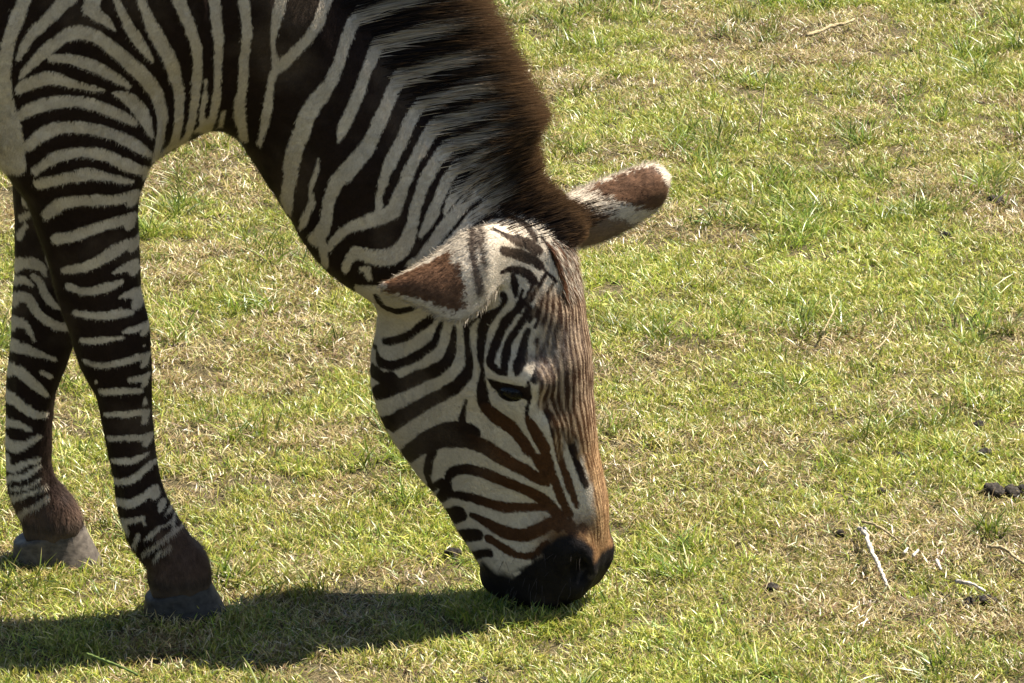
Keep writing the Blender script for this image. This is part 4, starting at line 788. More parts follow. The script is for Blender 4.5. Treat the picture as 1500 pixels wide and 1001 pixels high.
# ------------------------------------------------------------------ mane: erect strands along the crest
from mathutils.bvhtree import BVHTree
bvh = BVHTree.FromObject(body, bpy.context.evaluated_depsgraph_get())
CREST = [np.array(r) for r in upsample([c_ for c_ in BODY_CHAINS if c_[0] == 'neck'][0][3], 6)]
path = [(c[:3], c[3]) for c in CREST[2:]]
pos = np.array([p for p, a in path]); rad = np.array([a for p, a in path])
tan = np.gradient(pos, axis=0); tan /= np.linalg.norm(tan, axis=1)[:, None]
nor2 = np.stack([-tan[:, 2], 0 * tan[:, 0], tan[:, 0]], 1)       # turned towards the crest
qq = sstep(np.linspace(0, 1, len(nor2)), .72, 1.0)[:, None]
nor2 = nor2 / np.linalg.norm(nor2, axis=1)[:, None] * (1 - qq) + np.array((.93, 0, .37)) * qq
nor2 /= np.linalg.norm(nor2, axis=1)[:, None]
sl_ = np.concatenate([[0], np.cumsum(np.linalg.norm(np.diff(pos, axis=0), axis=1))])
def crest_at(s):
    f = lambda A: np.stack([np.interp(s, sl_, A[:, k]) for k in range(3)], 1)
    return f(pos), f(nor2), f(tan)

NM = 52000
s_ = rng.random(NM) * sl_[-1]
P0, N0, T0 = crest_at(s_)
lat = np.where(rng.random(NM) < .6, rng.normal(0, .013, NM), rng.normal(0, .030, NM))
lat = np.where(np.abs(lat) > .068, lat * rng.uniform(0, .9, NM) * .6, lat).clip(-.068, .068)
Pm = P0.copy(); Pm[:, 1] += lat
roots = np.empty((NM, 3)); ok = np.ones(NM, bool)
for i in range(NM):
    nv = Vector(N0[i]); o = Vector(Pm[i]) + nv * .35
    h = bvh.ray_cast(o, -nv, .6)
    if h[0] is None: ok[i] = False
    else: roots[i] = h[0]
sn = s_ / sl_[-1]
L = np.interp(sn, [0, .25, .45, .65, .80, .92, 1.0], [.172, .172, .158, .132, .104, .062, .030])
lean = np.interp(sn, [0, .4, .7, 1.0], [.30, .36, .34, .10])
cl = np.floor(s_ / .006).astype(int) * 24 + np.floor((lat + .08) / .008).astype(int)
cj = rng.normal(0, 1, (cl.max() + 2, 4))[cl]
dirs = N0 + T0 * lean[:, None]
dirs[:, 1] += np.sign(lat) * (.05 - .9 * np.maximum(np.abs(lat) - .02, 0)) * (np.abs(lat) > .004) + cj[:, 0] * .05
dirs += T0 * (cj[:, 1] * .035)[:, None] + rng.normal(0, .022, (NM, 3))
dirs /= np.linalg.norm(dirs, axis=1)[:, None]
lens = (L * (1 - .72 * sstep(np.abs(lat), .018, .066))) * (1 + cj[:, 2] * .035) * np.where(rng.random(NM) < .25, rng.uniform(.55, .9, NM), rng.uniform(.88, 1.03, NM))
bend = T0 * (.08 + cj[:, 3] * .03)[:, None] + rng.normal(0, .03, (NM, 3))
cpos = np.empty((NM, 3))
for k_ in range(3): cpos[:, k_] = P0[:, k_] + N0[:, k_] * (np.interp(s_, sl_, rad) - .026)
look_xz = cpos[:, [0, 2]] + cj[:, 1:2] * .0012
mw = sstep(look(MB, LO2, .001, look_xz) + rng.normal(0, .0012, NM), -.001, .001)
rc = PALE * .95 * mw[:, None] + np.array((.011, .007, .0055)) * (1 - mw[:, None])
tip = np.array((.125, .070, .032)) * rng.uniform(.6, 1.4, NM)[:, None]  # brown tips, colour lightened for the backlit golden fringe
mid = np.array((.016, .0095, .006))
fade = rng.normal(.64, .07, NM) * np.interp(sn, [.5, .85], [1.0, .62]) * np.minimum(L / lens, 1.5)
cols = []
for k in range(6):
    t = k / 5
    a = sstep(t, fade - .20, fade + .10) if k else np.zeros(NM)
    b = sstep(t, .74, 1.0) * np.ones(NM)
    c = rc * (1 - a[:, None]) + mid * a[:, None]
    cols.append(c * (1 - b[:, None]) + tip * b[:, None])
cols = np.stack(cols, 1)
side = np.cross(dirs, np.array((0, -1.0, .3))); side /= np.linalg.norm(side, axis=1)[:, None]
side = side + rng.normal(0, .5, (NM, 3)); side /= np.linalg.norm(side, axis=1)[:, None]
sel = ok
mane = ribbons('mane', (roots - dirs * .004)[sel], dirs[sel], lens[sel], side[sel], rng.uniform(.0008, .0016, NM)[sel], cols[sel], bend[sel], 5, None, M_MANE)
adopt(mane); mane['kind'] = 'stuff'
mane['label'] = 'erect striped mane with brown tips along the neck'

# ------------------------------------------------------------------ forelock: striped tuft lying from the poll onto the forehead
NK = 4200
w_ = rng.uniform(-.040, .040, NK)
rt = np.empty((NK, 3)); okk = np.ones(NK, bool); nk = np.empty((NK, 3))
vv_ = rng.uniform(-.035, .045, NK)
for i in range(NK):
    o0 = Vector(head_to_world(.25, w_[i], vv_[i] + .06)[0]); dv = (Vector(head_to_world(-.02, w_[i] * .8, vv_[i] - .03)[0]) - o0).normalized()
    h = bvh.ray_cast(o0, dv, .5)
    if h[0] is None: okk[i] = False; continue
    rt[i] = h[0]; nk[i] = h[1]
dk = HU * .25 - HV * .95 - np.outer(w_ * 6, HW)
dk = dk - nk * (dk * nk).sum(1)[:, None] * .95 + nk * .22 + rng.normal(0, .10, (NK, 3))
dk /= np.linalg.norm(dk, axis=1)[:, None]
kw = sstep(np.sin(w_ * 2 * np.pi / .0115 + .8 * np.sin(vv_ * 60)) + rng.normal(0, .25, NK), -.25, .25)
kc = np.array((.10, .042, .018)) * (1 - kw[:, None]) + PALE * kw[:, None]
kc = kc * rng.uniform(.8, 1.2, NK)[:, None]
fl = ribbons('forelock', rt[okk], dk[okk], rng.uniform(.016, .034, NK)[okk], np.cross(dk, nk)[okk], rng.uniform(.0008, .0015, NK)[okk], np.repeat(kc[okk][:, None], 4, 1), nk[okk] * -.12, 3, None, M_MANE)
adopt(fl); fl['kind'] = 'stuff'

# ------------------------------------------------------------------ short coat hair
vis = np.nonzero((V[:, 0] > -.80) & (V[:, 2] < .97) & (nrm[:, 1] < .45) & (V[:, 2] > .05))[0]
NF = 330000
pick = rng.choice(vis, NF)
R0 = V[pick] + rng.normal(0, .0011, (NF, 3))
n0 = nrm[pick]
Qf = world_to_head(R0)
headm = head_mask(R0)
flow = np.where(headm[:, None], HU * -.45 + np.array((0, 0, .85)), np.array((-.45, -.05, -.9)))
flow = np.where((R0[:, 2] < .7)[:, None] & (R0[:, 0] < -.45)[:, None], np.array((.05, 0, -1.0)), flow)
eard = np.zeros(NF, bool)
for S_, ax in ((EAR_SETS[0], (-.85, -.3, -.3)), (EAR_SETS[1], (.9, .2, .35))):
    lo, hi_ = S_.min(0) - .008, S_.max(0) + .008
    mm = ((R0 > lo) & (R0 < hi_)).all(1) & headm
    if ax[0] < 0: mm &= (R0[:, 0] < -.03)
    flow[mm] = ax; eard |= mm
flow = flow - n0 * (flow * n0).sum(1)[:, None]
flow /= np.maximum(np.linalg.norm(flow, axis=1), 1e-6)[:, None]
hd = flow * .92 + n0 * rng.uniform(.22, .5, NF)[:, None] + rng.normal(0, .16, (NF, 3))
hd /= np.linalg.norm(hd, axis=1)[:, None]
ln = rng.uniform(.0035, .0065, NF)
ln = np.where(headm, ln * .75, ln); ln = np.where((R0[:, 2] < .6) & (R0[:, 0] < -.4) & (R0[:, 2] > .16), ln * .75, ln); ln = np.where(eard, ln * 1.7, ln)
ln = np.where((R0[:, 2] < .13) & ~headm, ln * 1.8, ln)
cf = C[pick] * rng.uniform(.8, 1.22, NF)[:, None]
sd = np.cross(hd, n0); sd /= np.maximum(np.linalg.norm(sd, axis=1), 1e-6)[:, None]
fur = ribbons('coat_hair', R0, hd, ln, sd, rng.uniform(.0006, .0011, NF), np.stack([cf * .92, cf * 1.05], 1), n0 * -.1, 1, n0, M_FUR)
adopt(fur); fur['kind'] = 'stuff'

# ------------------------------------------------------------------ pale fringe along the rims of the ears
NE = 1700
er, ed_, en = [], [], []
for S in EAR_SETS:
    ns = len(S) // 40
    G_ = S.reshape(40, ns, 3)
    for edge, inner in ((0, 6), (39, 33)):
        k_ = rng.integers(int(ns * .22), ns - 1, NE)
        p_ = G_[edge, k_]; out_ = p_ - G_[inner, k_]; out_ /= np.linalg.norm(out_, axis=1)[:, None] + 1e-9
        al = G_[edge, np.minimum(k_ + 1, ns - 1)] - G_[edge, np.maximum(k_ - 1, 0)]; al /= np.linalg.norm(al, axis=1)[:, None] + 1e-9
        er.append(p_ + rng.normal(0, .002, (NE, 3))); ed_.append(out_ * .8 + al * .7 + rng.normal(0, .25, (NE, 3)))
er, ed_ = np.vstack(er), np.vstack(ed_); ed_ /= np.linalg.norm(ed_, axis=1)[:, None]
ne = len(er)
ec = PALE * rng.uniform(.7, 1.25, ne)[:, None]
es_ = np.cross(ed_, rng.normal(0, 1, (ne, 3))); es_ /= np.linalg.norm(es_, axis=1)[:, None]
ef = ribbons('ear_hair', er, ed_, rng.uniform(.006, .014, ne), es_, rng.uniform(.0005, .001, ne), np.repeat(ec[:, None], 3, 1), rng.normal(0, .1, (ne, 3)), 2, None, M_MANE)
adopt(ef); ef['kind'] = 'stuff'

# ------------------------------------------------------------------ hooves
def hoof_mat(name, c1, c2):
    m, nt, b = new_mat(name)
    tc = nt.nodes.new('ShaderNodeTexCoord')
    mp = nt.nodes.new('ShaderNodeMapping'); mp.inputs['Scale'].default_value = (45, 45, 60)
    nt.links.new(tc.outputs['Object'], mp.inputs['Vector'])
    no = nt.nodes.new('ShaderNodeTexNoise'); no.inputs['Scale'].default_value = 2.0; no.inputs['Detail'].default_value = 5
    nt.links.new(mp.outputs[0], no.inputs['Vector'])
    cr = nt.nodes.new('ShaderNodeValToRGB')
    cr.color_ramp.elements[0].color = c1 + (1,); cr.color_ramp.elements[1].color = c2 + (1,)
    cr.color_ramp.elements[0].position = .3; cr.color_ramp.elements[1].position = .7
    nt.links.new(no.outputs['Fac'], cr.inputs[0]); nt.links.new(cr.outputs[0], b.inputs['Base Color'])
    b.inputs['Roughness'].default_value = .6; b.inputs['Specular IOR Level'].default_value = .15
    bp = nt.nodes.new('ShaderNodeBump'); bp.inputs['Strength'].default_value = .5; bp.inputs['Distance'].default_value = .0015
    nt.links.new(no.outputs['Fac'], bp.inputs['Height']); nt.links.new(bp.outputs[0], b.inputs['Normal'])
    return m
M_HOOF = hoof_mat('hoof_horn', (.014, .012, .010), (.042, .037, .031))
M_HOOF_SUNLIT = hoof_mat('hoof_horn_sunlit', (.035, .028, .022), (.095, .078, .06))  # same horn, coloured lighter because the far hoof stands in sun

def make_hoof(xh, xt, y, zh, zt, bh, bt, hw, mat):
    """xh..xt coronet heel and toe, zh/zt their heights, bh..bt bottom heel and toe, hw half width"""
    n = 40; rings = []
    prof = [(0, 1.02), (.06, 1.0), (.3, .97), (.55, .955), (.8, .95), (.93, .96), (1.0, .93), (1.03, .80), (1.0, .5)]
    for t, sc in prof:
        tt = min(t, 1)
        ring = []
        for i in range(n):
            a = 2 * math.pi * i / n
            ca, sa = math.cos(a), math.sin(a)
            ca2 = math.copysign(abs(ca) ** (.75 if ca < 0 else 1.0), ca)
            x0, x1 = bh + (xh - bh) * tt, bt + (xt - bt) * tt
            cx, ax = (x0 + x1) / 2, (x1 - x0) / 2
            fx = (ca2 + 1) / 2
            z = -.014 + (zh + .014 + (zt - zh) * fx) * t
            x = cx + ax * ca2 * (sc if t > .95 else 1)
            w = hw * (1.06 - .14 * tt) * sc
            ring.append((x, y + w * sa, z + .0006 * math.sin(9 * t * 6.28)))
        rings.append(ring)
    vv = [p for r in rings for p in r]
    ff = [(r * n + i, r * n + (i + 1) % n, (r + 1) * n + (i + 1) % n, (r + 1) * n + i) for r in range(len(rings) - 1) for i in range(n)]
    ff.append(tuple(range(n))[::-1]); ff.append(tuple((len(rings) - 1) * n + i for i in range(n)))
    o = mesh_obj('hoof', vv, ff, mat)
    return adopt(o)
make_hoof(-.537, -.443, -.12, .024, .050, -.541, -.412, .050, M_HOOF)
make_hoof(-.752, -.650, .11, .024, .056, -.756, -.617, .048, M_HOOF_SUNLIT)
make_hoof(-1.54, -1.445, -.13, .03, .055, -1.54, -1.42, .05, M_HOOF)
make_hoof(-1.67, -1.575, .13, .03, .055, -1.67, -1.55, .05, M_HOOF)

# ------------------------------------------------------------------ eyes
m, nt, b = new_mat('eye'); M_EYE = m
b.inputs['Base Color'].default_value = (.005, .0035, .003, 1); b.inputs['Roughness'].default_value = .1; b.inputs['Specular IOR Level'].default_value = .15
for sgn in (-1, 1):
    o0 = Vector(head_to_world(.0225, sgn * .2, -.1735)[0]); dv = Vector(HW * -sgn)
    h = bvh.ray_cast(o0, dv, .3)
    c = np.array(h[0]) + np.array(dv) * .0145
    n1, n2 = 24, 16
    vv = []; ff = []
    for i in range(n2 + 1):
        ph = math.pi * i / n2
        for j in range(n1):
            th = 2 * math.pi * j / n1
            q = np.array((1.25 * math.sin(ph) * math.cos(th), math.cos(ph), .85 * math.sin(ph) * math.sin(th))) * .0215
            vv.append(tuple(c + HU * q[0] + HW * q[1] + HV * q[2]))
    for i in range(n2):
        for j in range(n1):
            ff.append((i * n1 + j, i * n1 + (j + 1) % n1, (i + 1) * n1 + (j + 1) % n1, (i + 1) * n1 + j))
    adopt(mesh_obj('eye', vv, ff, M_EYE))
    # lashes
    NL = 60
    u_ = rng.uniform(-.022, .022, NL)
    rt = np.array([c + HU * u + HW * sgn * .0165 * math.sqrt(max(0, 1 - (u / .026) ** 2)) + HV * (.006 - 6 * u * u * .8) for u in u_])
    dl = np.tile(HW * sgn * .8 + HV * -.45, (NL, 1)) + rng.normal(0, .12, (NL, 3)); dl /= np.linalg.norm(dl, axis=1)[:, None]
    la = ribbons('eyelash', rt, dl, rng.uniform(.012, .02, NL), np.tile(HU, (NL, 1)), np.full(NL, .0007), np.tile(np.array((.012, .009, .008)), (NL, 4, 1)), np.tile(HV * .15, (NL, 1)), 3, None, M_FUR)
    adopt(la); la['kind'] = 'stuff'

NWK = 60
wk_u = rng.uniform(.0, .12, NWK); wk_v = rng.uniform(-.50, -.42, NWK); wk_s = np.where(rng.random(NWK) < .6, -1, 1)
rts, dws = [], []
for i in range(NWK):
    o0 = Vector(head_to_world(wk_u[i], wk_s[i] * .2, wk_v[i])[0]); dv = Vector(HW * -wk_s[i])
    h = bvh.ray_cast(o0, dv, .3)
    if h[0] is None: continue
    rts.append(h[0][:]); dws.append((Vector(h[1]) * .8 + Vector((0, 0, -.5)) + Vector(rng.normal(0, .3, 3))).normalized()[:])
rts, dws = np.array(rts), np.array(dws); nw = len(rts)
wh = ribbons('whisker', rts, dws, rng.uniform(.008, .024, nw), np.tile(HU, (nw, 1)), np.full(nw, .0006), np.tile(np.array((.045, .036, .03)), (nw, 4, 1)), np.tile(HV * -.25, (nw, 1)), 3, None, M_FUR)
adopt(wh); wh['kind'] = 'stuff'

# ------------------------------------------------------------------ ground
def ground_mat():
    m, nt, b = new_mat('soil_and_thatch')
    tc = nt.nodes.new('ShaderNodeTexCoord')
    def noise(s, det):
        no = nt.nodes.new('ShaderNodeTexNoise'); no.inputs['Scale'].default_value = s; no.inputs['Detail'].default_value = det
        nt.links.new(tc.outputs['Object'], no.inputs['Vector']); return no
    n1, n2, n3 = noise(3.2, 5), noise(140, 6), noise(420, 3)
    r1 = nt.nodes.new('ShaderNodeValToRGB')
    e_ = r1.color_ramp.elements
    e_[0].position, e_[0].color = .30, (.022, .015, .009, 1)
    e_[1].position, e_[1].color = .72, (.17, .125, .07, 1)
    e_.new(.5).color = (.06, .044, .024, 1)
    nt.links.new(n2.outputs['Fac'], r1.inputs[0])
    r2 = nt.nodes.new('ShaderNodeValToRGB')
    e_ = r2.color_ramp.elements
    e_[0].position, e_[0].color = .35, (.07, .085, .022, 1)
    e_[1].position, e_[1].color = .65, (.16, .15, .055, 1)
    nt.links.new(n1.outputs['Fac'], r2.inputs[0])
    mx = nt.nodes.new('ShaderNodeMix'); mx.data_type = 'RGBA'; 
    ln_ = nt.nodes.new('ShaderNodeVectorMath'); ln_.operation = 'LENGTH'
    nt.links.new(tc.outputs['Object'], ln_.inputs[0])
    dm = nt.nodes.new('ShaderNodeMapRange'); dm.inputs['From Min'].default_value = 4; dm.inputs['From Max'].default_value = 9
    dm.inputs['To Min'].default_value = .15; dm.inputs['To Max'].default_value = .8
    nt.links.new(ln_.outputs['Value'], dm.inputs['Value']); nt.links.new(dm.outputs[0], mx.inputs[0])
    nt.links.new(r1.outputs[0], mx.inputs[6]); nt.links.new(r2.outputs[0], mx.inputs[7])
    nt.links.new(mx.outputs[2], b.inputs['Base Color'])
    b.inputs['Roughness'].default_value = .95; b.inputs['Specular IOR Level'].default_value = .1
    bp = nt.nodes.new('ShaderNodeBump'); bp.inputs['Strength'].default_value = .8; bp.inputs['Distance'].default_value = .01
    nt.links.new(n3.outputs['Fac'], bp.inputs['Height']); nt.links.new(bp.outputs[0], b.inputs['Normal'])
    return m

# one sheet to the horizon, finer near the animal
xs = np.concatenate([[-900, -200, -60, -20, -10, -8, -6], np.linspace(-4, 4, 161), [6, 8, 10, 20, 60, 200, 900]])
ys = np.concatenate([[-300, -60, -20, -8], np.linspace(-4, 8, 241), [14, 30, 80, 250, 900]])
GX, GY = np.meshgrid(xs, ys, indexing='ij')
GP = np.stack([GX.ravel(), GY.ravel()], 1)
def ground_z(P):
    return (-.009 + .016 * (fbm(P, .16, 41) - .5) + .012 * (vnoise(P, .5, 45) - .5)) * sstep(16 - np.abs(P).max(1), 0, 6)
GZ = ground_z(GP)
nx, ny = len(xs), len(ys)
ii, jj = np.meshgrid(np.arange(nx - 1), np.arange(ny - 1), indexing='ij')
a = (ii * ny + jj).ravel()
ground = mesh_obj('ground', np.column_stack([GP, GZ]), np.stack([a, a + ny, a + ny + 1, a + 1], 1), ground_mat())
tag(ground, kind='structure')

# ------------------------------------------------------------------ grass: small tufts of single blades, scattered
def grass_mat():
    m, nt, b = new_mat('grass_blade')
    at = nt.nodes.new('ShaderNodeAttribute'); at.attribute_name = 'blade'
    ti = nt.nodes.new('ShaderNodeAttribute'); ti.attribute_type = 'INSTANCER'; ti.attribute_name = 'tint'
    hs = nt.nodes.new('ShaderNodeHueSaturation')
    nt.links.new(at.outputs['Color'], hs.inputs['Color'])
    mr = nt.nodes.new('ShaderNodeMapRange'); mr.inputs['To Min'].default_value = .485; mr.inputs['To Max'].default_value = .512
    nt.links.new(ti.outputs['Fac'], mr.inputs['Value']); nt.links.new(mr.outputs[0], hs.inputs['Hue'])
    mr2 = nt.nodes.new('ShaderNodeMapRange'); mr2.inputs['To Min'].default_value = .68; mr2.inputs['To Max'].default_value = 1.38
    nt.links.new(ti.outputs['Fac'], mr2.inputs['Value']); nt.links.new(mr2.outputs[0], hs.inputs['Value'])
    nt.links.new(hs.outputs[0], b.inputs['Base Color'])
    b.inputs['Roughness'].default_value = .4; b.inputs['Specular IOR Level'].default_value = .32
    tr = nt.nodes.new('ShaderNodeBsdfTranslucent'); nt.links.new(hs.outputs[0], tr.inputs['Color'])
    ms = nt.nodes.new('ShaderNodeMixShader'); ms.inputs[0].default_value = .33
    nt.links.new(b.outputs[0], ms.inputs[1]); nt.links.new(tr.outputs[0], ms.inputs[2])
    nt.links.new(ms.outputs[0], nt.nodes['Material Output'].inputs['Surface'])
    return m
M_GRASS = grass_mat()
GREENS = np.array([(.125, .165, .016), (.185, .215, .022), (.240, .245, .032), (.080, .120, .016), (.29, .275, .05)])
STRAWS = np.array([(.33, .26, .095), (.40, .325, .14), (.26, .185, .07), (.46, .39, .22), (.16, .10, .042)])

def tuft(kind, seed):
    r = np.random.default_rng(seed)
    n, rad, l0, l1, w0, w1, dry, t0, t1 = {
        'lush':   (76, .036, .012, .031, .0012, .0023, .10, .08, .85),
        'mixed':  (72, .038, .010, .028, .0011, .0022, .27, .12, 1.0),
        'dry':    (66, .038, .009, .025, .0010, .0019, .55, .30, 1.2),
        'litter': (54, .042, .007, .021, .0010, .0022, .74, .6, 1.45),
        'tall':   (22, .022, .035, .075, .0016, .0032, .05, .10, .80)}[kind]
    ang = r.random(n) * 2 * np.pi; rr = rad * np.sqrt(r.random(n))
    root = np.stack([rr * np.cos(ang), rr * np.sin(ang), np.full(n, -.004)], 1)
    if kind == 'litter': root[:, 2] = r.uniform(.001, .010, n)
    az = r.random(n) * 2 * np.pi; tilt = r.uniform(t0, t1, n)
    d = np.stack([np.sin(tilt) * np.cos(az), np.sin(tilt) * np.sin(az), np.cos(tilt)], 1)
    L = r.uniform(l0, l1, n)
    az2 = az + r.normal(0, .9, n)
    bend = np.stack([np.cos(az2), np.sin(az2), -.55 * np.ones(n)], 1) * r.uniform(.1, .75, n)[:, None]
    if kind == 'litter': bend[:, 2] *= .2
    side = np.stack([-np.sin(az), np.cos(az), np.zeros(n)], 1) + r.normal(0, .35, (n, 3))
    side /= np.linalg.norm(side, axis=1)[:, None]
    W = r.uniform(w0, w1, n)
    isdry = r.random(n) < dry
    col = np.where(isdry[:, None], STRAWS[r.integers(0, len(STRAWS), n)], GREENS[r.integers(0, len(GREENS), n)])
    if kind == 'tall': col = GREENS[r.choice([0, 3, 3, 1], n)]
    col = col * r.uniform(.8, 1.25, n)[:, None]
    vs_, cs_ = [], []
    S = (0, .4, .75, 1.0)
    for q, t in enumerate(S):
        P = root + d * (L * t)[:, None] + bend * (L * t * t)[:, None]
        P[:, 2] = np.maximum(P[:, 2], -.004)
        tipdry = (~isdry & (r.random(n) < .18))[:, None]
        c = col * (.85 + .2 * t)
        if t > .7: c = np.where(tipdry, STRAWS[0] * .9, c)
        wv = W * (.8, 1.0, .7, 0)[q]
        if q < 3: vs_ += [P - side * wv[:, None] / 2, P + side * wv[:, None] / 2]; cs_ += [c, c]
        else: vs_ += [P]; cs_ += [c]
    VV = np.stack(vs_, 1).reshape(-1, 3); CC = np.stack(cs_, 1).reshape(-1, 3)
    b0 = np.arange(n) * 7
    T = []
    for s in (0, 2):
        T += [np.stack([b0 + s, b0 + s + 1, b0 + s + 3], 1), np.stack([b0 + s, b0 + s + 3, b0 + s + 2], 1)]
    T += [np.stack([b0 + 4, b0 + 5, b0 + 6], 1)]
    o = mesh_obj('grass_tuft', VV, np.vstack(T), M_GRASS, link=False)
    set_color(o.data, 'blade', CC)
    return o

kinds = ['lush', 'mixed', 'dry', 'litter', 'tall']
NV = 7
tcol = bpy.data.collections.new('grass_tufts')
for ki, kd in enumerate(kinds):
    for q in range(NV):
        o = tuft(kd, 100 + ki * 20 + q)
        o.name = 'grass_tuft_%02d' % (ki * NV + q)
        tcol.objects.link(o)

def scatter(n, x0, x1, y0, y1):
    return np.stack([rng.uniform(x0, x1, n), rng.uniform(y0, y1, n)], 1)
GR = [scatter(52000, -2.1, 2.1, -1.3, 4.9), scatter(26000, -9, 9, -5.0, 15)]
g1 = GR[1]; GR[1] = g1[~((np.abs(g1[:, 0]) < 2.1) & (g1[:, 1] > -1.3) & (g1[:, 1] < 4.9))]
# blades standing close round each hoof and the muzzle
RIM = []
for hx_, hy_, hr in ((-.478, -.12, .066), (-.68, .11, .066), (.04, -.09, .075)):
    an = rng.uniform(0, 2 * np.pi, 46); rr = hr * rng.uniform(.95, 1.35, 46)
    RIM.append(np.stack([hx_ + rr * 1.15 * np.cos(an), hy_ + rr * .9 * np.sin(an)], 1))
GR.append(np.vstack(RIM))
GPTS = np.vstack(GR)
big = np.concatenate([np.zeros(len(GR[0])), np.ones(len(GR[1])), np.zeros(len(GR[2])) + .25])
wet = .55 * fbm(GPTS, .45, 51) + .45 * fbm(GPTS, .13, 52, 2)
wet = wet + rng.normal(0, .075, len(GPTS)) + .02 * (GPTS[:, 0] > .2) - .045 * sstep(GPTS[:, 1], .8, 3.0)
kind_i = np.select([wet > .54, wet > .435, wet > .375], [0, 1, 2], 3)
tall_m = (fbm(GPTS, .14, 53, 2) > .63) & (rng.random(len(GPTS)) < .22)
kind_i = np.where(tall_m, 4, kind_i)
bare = ((fbm(GPTS, .22, 54) < .35) & (rng.random(len(GPTS)) < .25)) | ((vnoise(GPTS, .05, 55) < .22) & (rng.random(len(GPTS)) < .75))
# the grazed spot under the muzzle and the soles of the hooves stay free of tall blades
keep = ~bare
for hx_, hy_, hr in ((-.48, -.10, .05), (-.68, .13, .05), (.05, -.06, .06)):
    keep &= (((GPTS[:, 0] - hx_) / 1.15) ** 2 + (GPTS[:, 1] - hy_) ** 2 > (hr * .8) ** 2)
GPTS, kind_i, big, wet = GPTS[keep], kind_i[keep], big[keep], wet[keep]
n = len(GPTS)
gme = bpy.data.meshes.new('grass')
gme.vertices.add(n)
gme.vertices.foreach_set('co', np.column_stack([GPTS, ground_z(GPTS)]).astype(np.float32).ravel())
def put(name, typ, arr):
    at = gme.attributes.new(name, typ, 'POINT')
    at.data.foreach_set('vector' if typ == 'FLOAT_VECTOR' else 'value', np.ascontiguousarray(arr).ravel())
put('rot', 'FLOAT_VECTOR', np.column_stack([rng.normal(0, .13, n), rng.normal(0, .13, n), rng.random(n) * 6.283]).astype(np.float32))
put('scl', 'FLOAT', (rng.uniform(.66, 1.08, n) * (1 + .8 * big)).astype(np.float32))
put('idx', 'INT', (kind_i * NV + rng.integers(0, NV, n)).astype(np.int32))
put('tint', 'FLOAT', np.clip(.5 + rng.normal(0, .2, n) + 1.2 * (wet - .5), 0, 1).astype(np.float32))
grass = bpy.data.objects.new('grass', gme)
COL.objects.link(grass)
tag(grass, 'short grazed grass, green mixed with dry straw blades', 'grass', kind='stuff')
ng = bpy.data.node_groups.new('scatter_tufts', 'GeometryNodeTree')
ng.interface.new_socket('Geometry', in_out='INPUT', socket_type='NodeSocketGeometry')
ng.interface.new_socket('Geometry', in_out='OUTPUT', socket_type='NodeSocketGeometry')
gi = ng.nodes.new('NodeGroupInput'); go = ng.nodes.new('NodeGroupOutput')
iop = ng.nodes.new('GeometryNodeInstanceOnPoints')
ci = ng.nodes.new('GeometryNodeCollectionInfo')
ci.inputs['Collection'].default_value = tcol
ci.inputs['Separate Children'].default_value = True
ci.inputs['Reset Children'].default_value = True
iop.inputs['Pick Instance'].default_value = True
def named(nm, ty):
    nd = ng.nodes.new('GeometryNodeInputNamedAttribute'); nd.data_type = ty; nd.inputs['Name'].default_value = nm
    return nd.outputs['Attribute']
ng.links.new(gi.outputs[0], iop.inputs['Points'])
ng.links.new(ci.outputs[0], iop.inputs['Instance'])
ng.links.new(named('idx', 'INT'), iop.inputs['Instance Index'])
ng.links.new(named('rot', 'FLOAT_VECTOR'), iop.inputs['Rotation'])
ng.links.new(named('scl', 'FLOAT'), iop.inputs['Scale'])
ng.links.new(iop.outputs[0], go.inputs[0])
md = grass.modifiers.new('scatter', 'NODES'); md.node_group = ng

# ------------------------------------------------------------------ dung clods
def lump_mat(name, c1, c2):
    m, nt, b = new_mat(name)
    tc = nt.nodes.new('ShaderNodeTexCoord')
    no = nt.nodes.new('ShaderNodeTexNoise'); no.inputs['Scale'].default_value = 160; no.inputs['Detail'].default_value = 6
    nt.links.new(tc.outputs['Object'], no.inputs['Vector'])
    cr = nt.nodes.new('ShaderNodeValToRGB')
    cr.color_ramp.elements[0].position = .35; cr.color_ramp.elements[0].color = c1 + (1,)
    cr.color_ramp.elements[1].position = .7; cr.color_ramp.elements[1].color = c2 + (1,)
    nt.links.new(no.outputs['Fac'], cr.inputs[0]); nt.links.new(cr.outputs[0], b.inputs['Base Color'])
    b.inputs['Roughness'].default_value = .95; b.inputs['Specular IOR Level'].default_value = .08
    bp = nt.nodes.new('ShaderNodeBump'); bp.inputs['Strength'].default_value = .9; bp.inputs['Distance'].default_value = .003
    nt.links.new(no.outputs['Fac'], bp.inputs['Height']); nt.links.new(bp.outputs[0], b.inputs['Normal'])
    return m
M_DUNG = lump_mat('dry_dung', (.007, .006, .005), (.045, .038, .03))
M_TWIG = lump_mat('bleached_twig', (.20, .17, .13), (.52, .47, .40))
M_STEM = lump_mat('dry_stem', (.15, .115, .06), (.32, .26, .15))
M_GSTEM = lump_mat('green_stem', (.05, .075, .02), (.10, .125, .04))

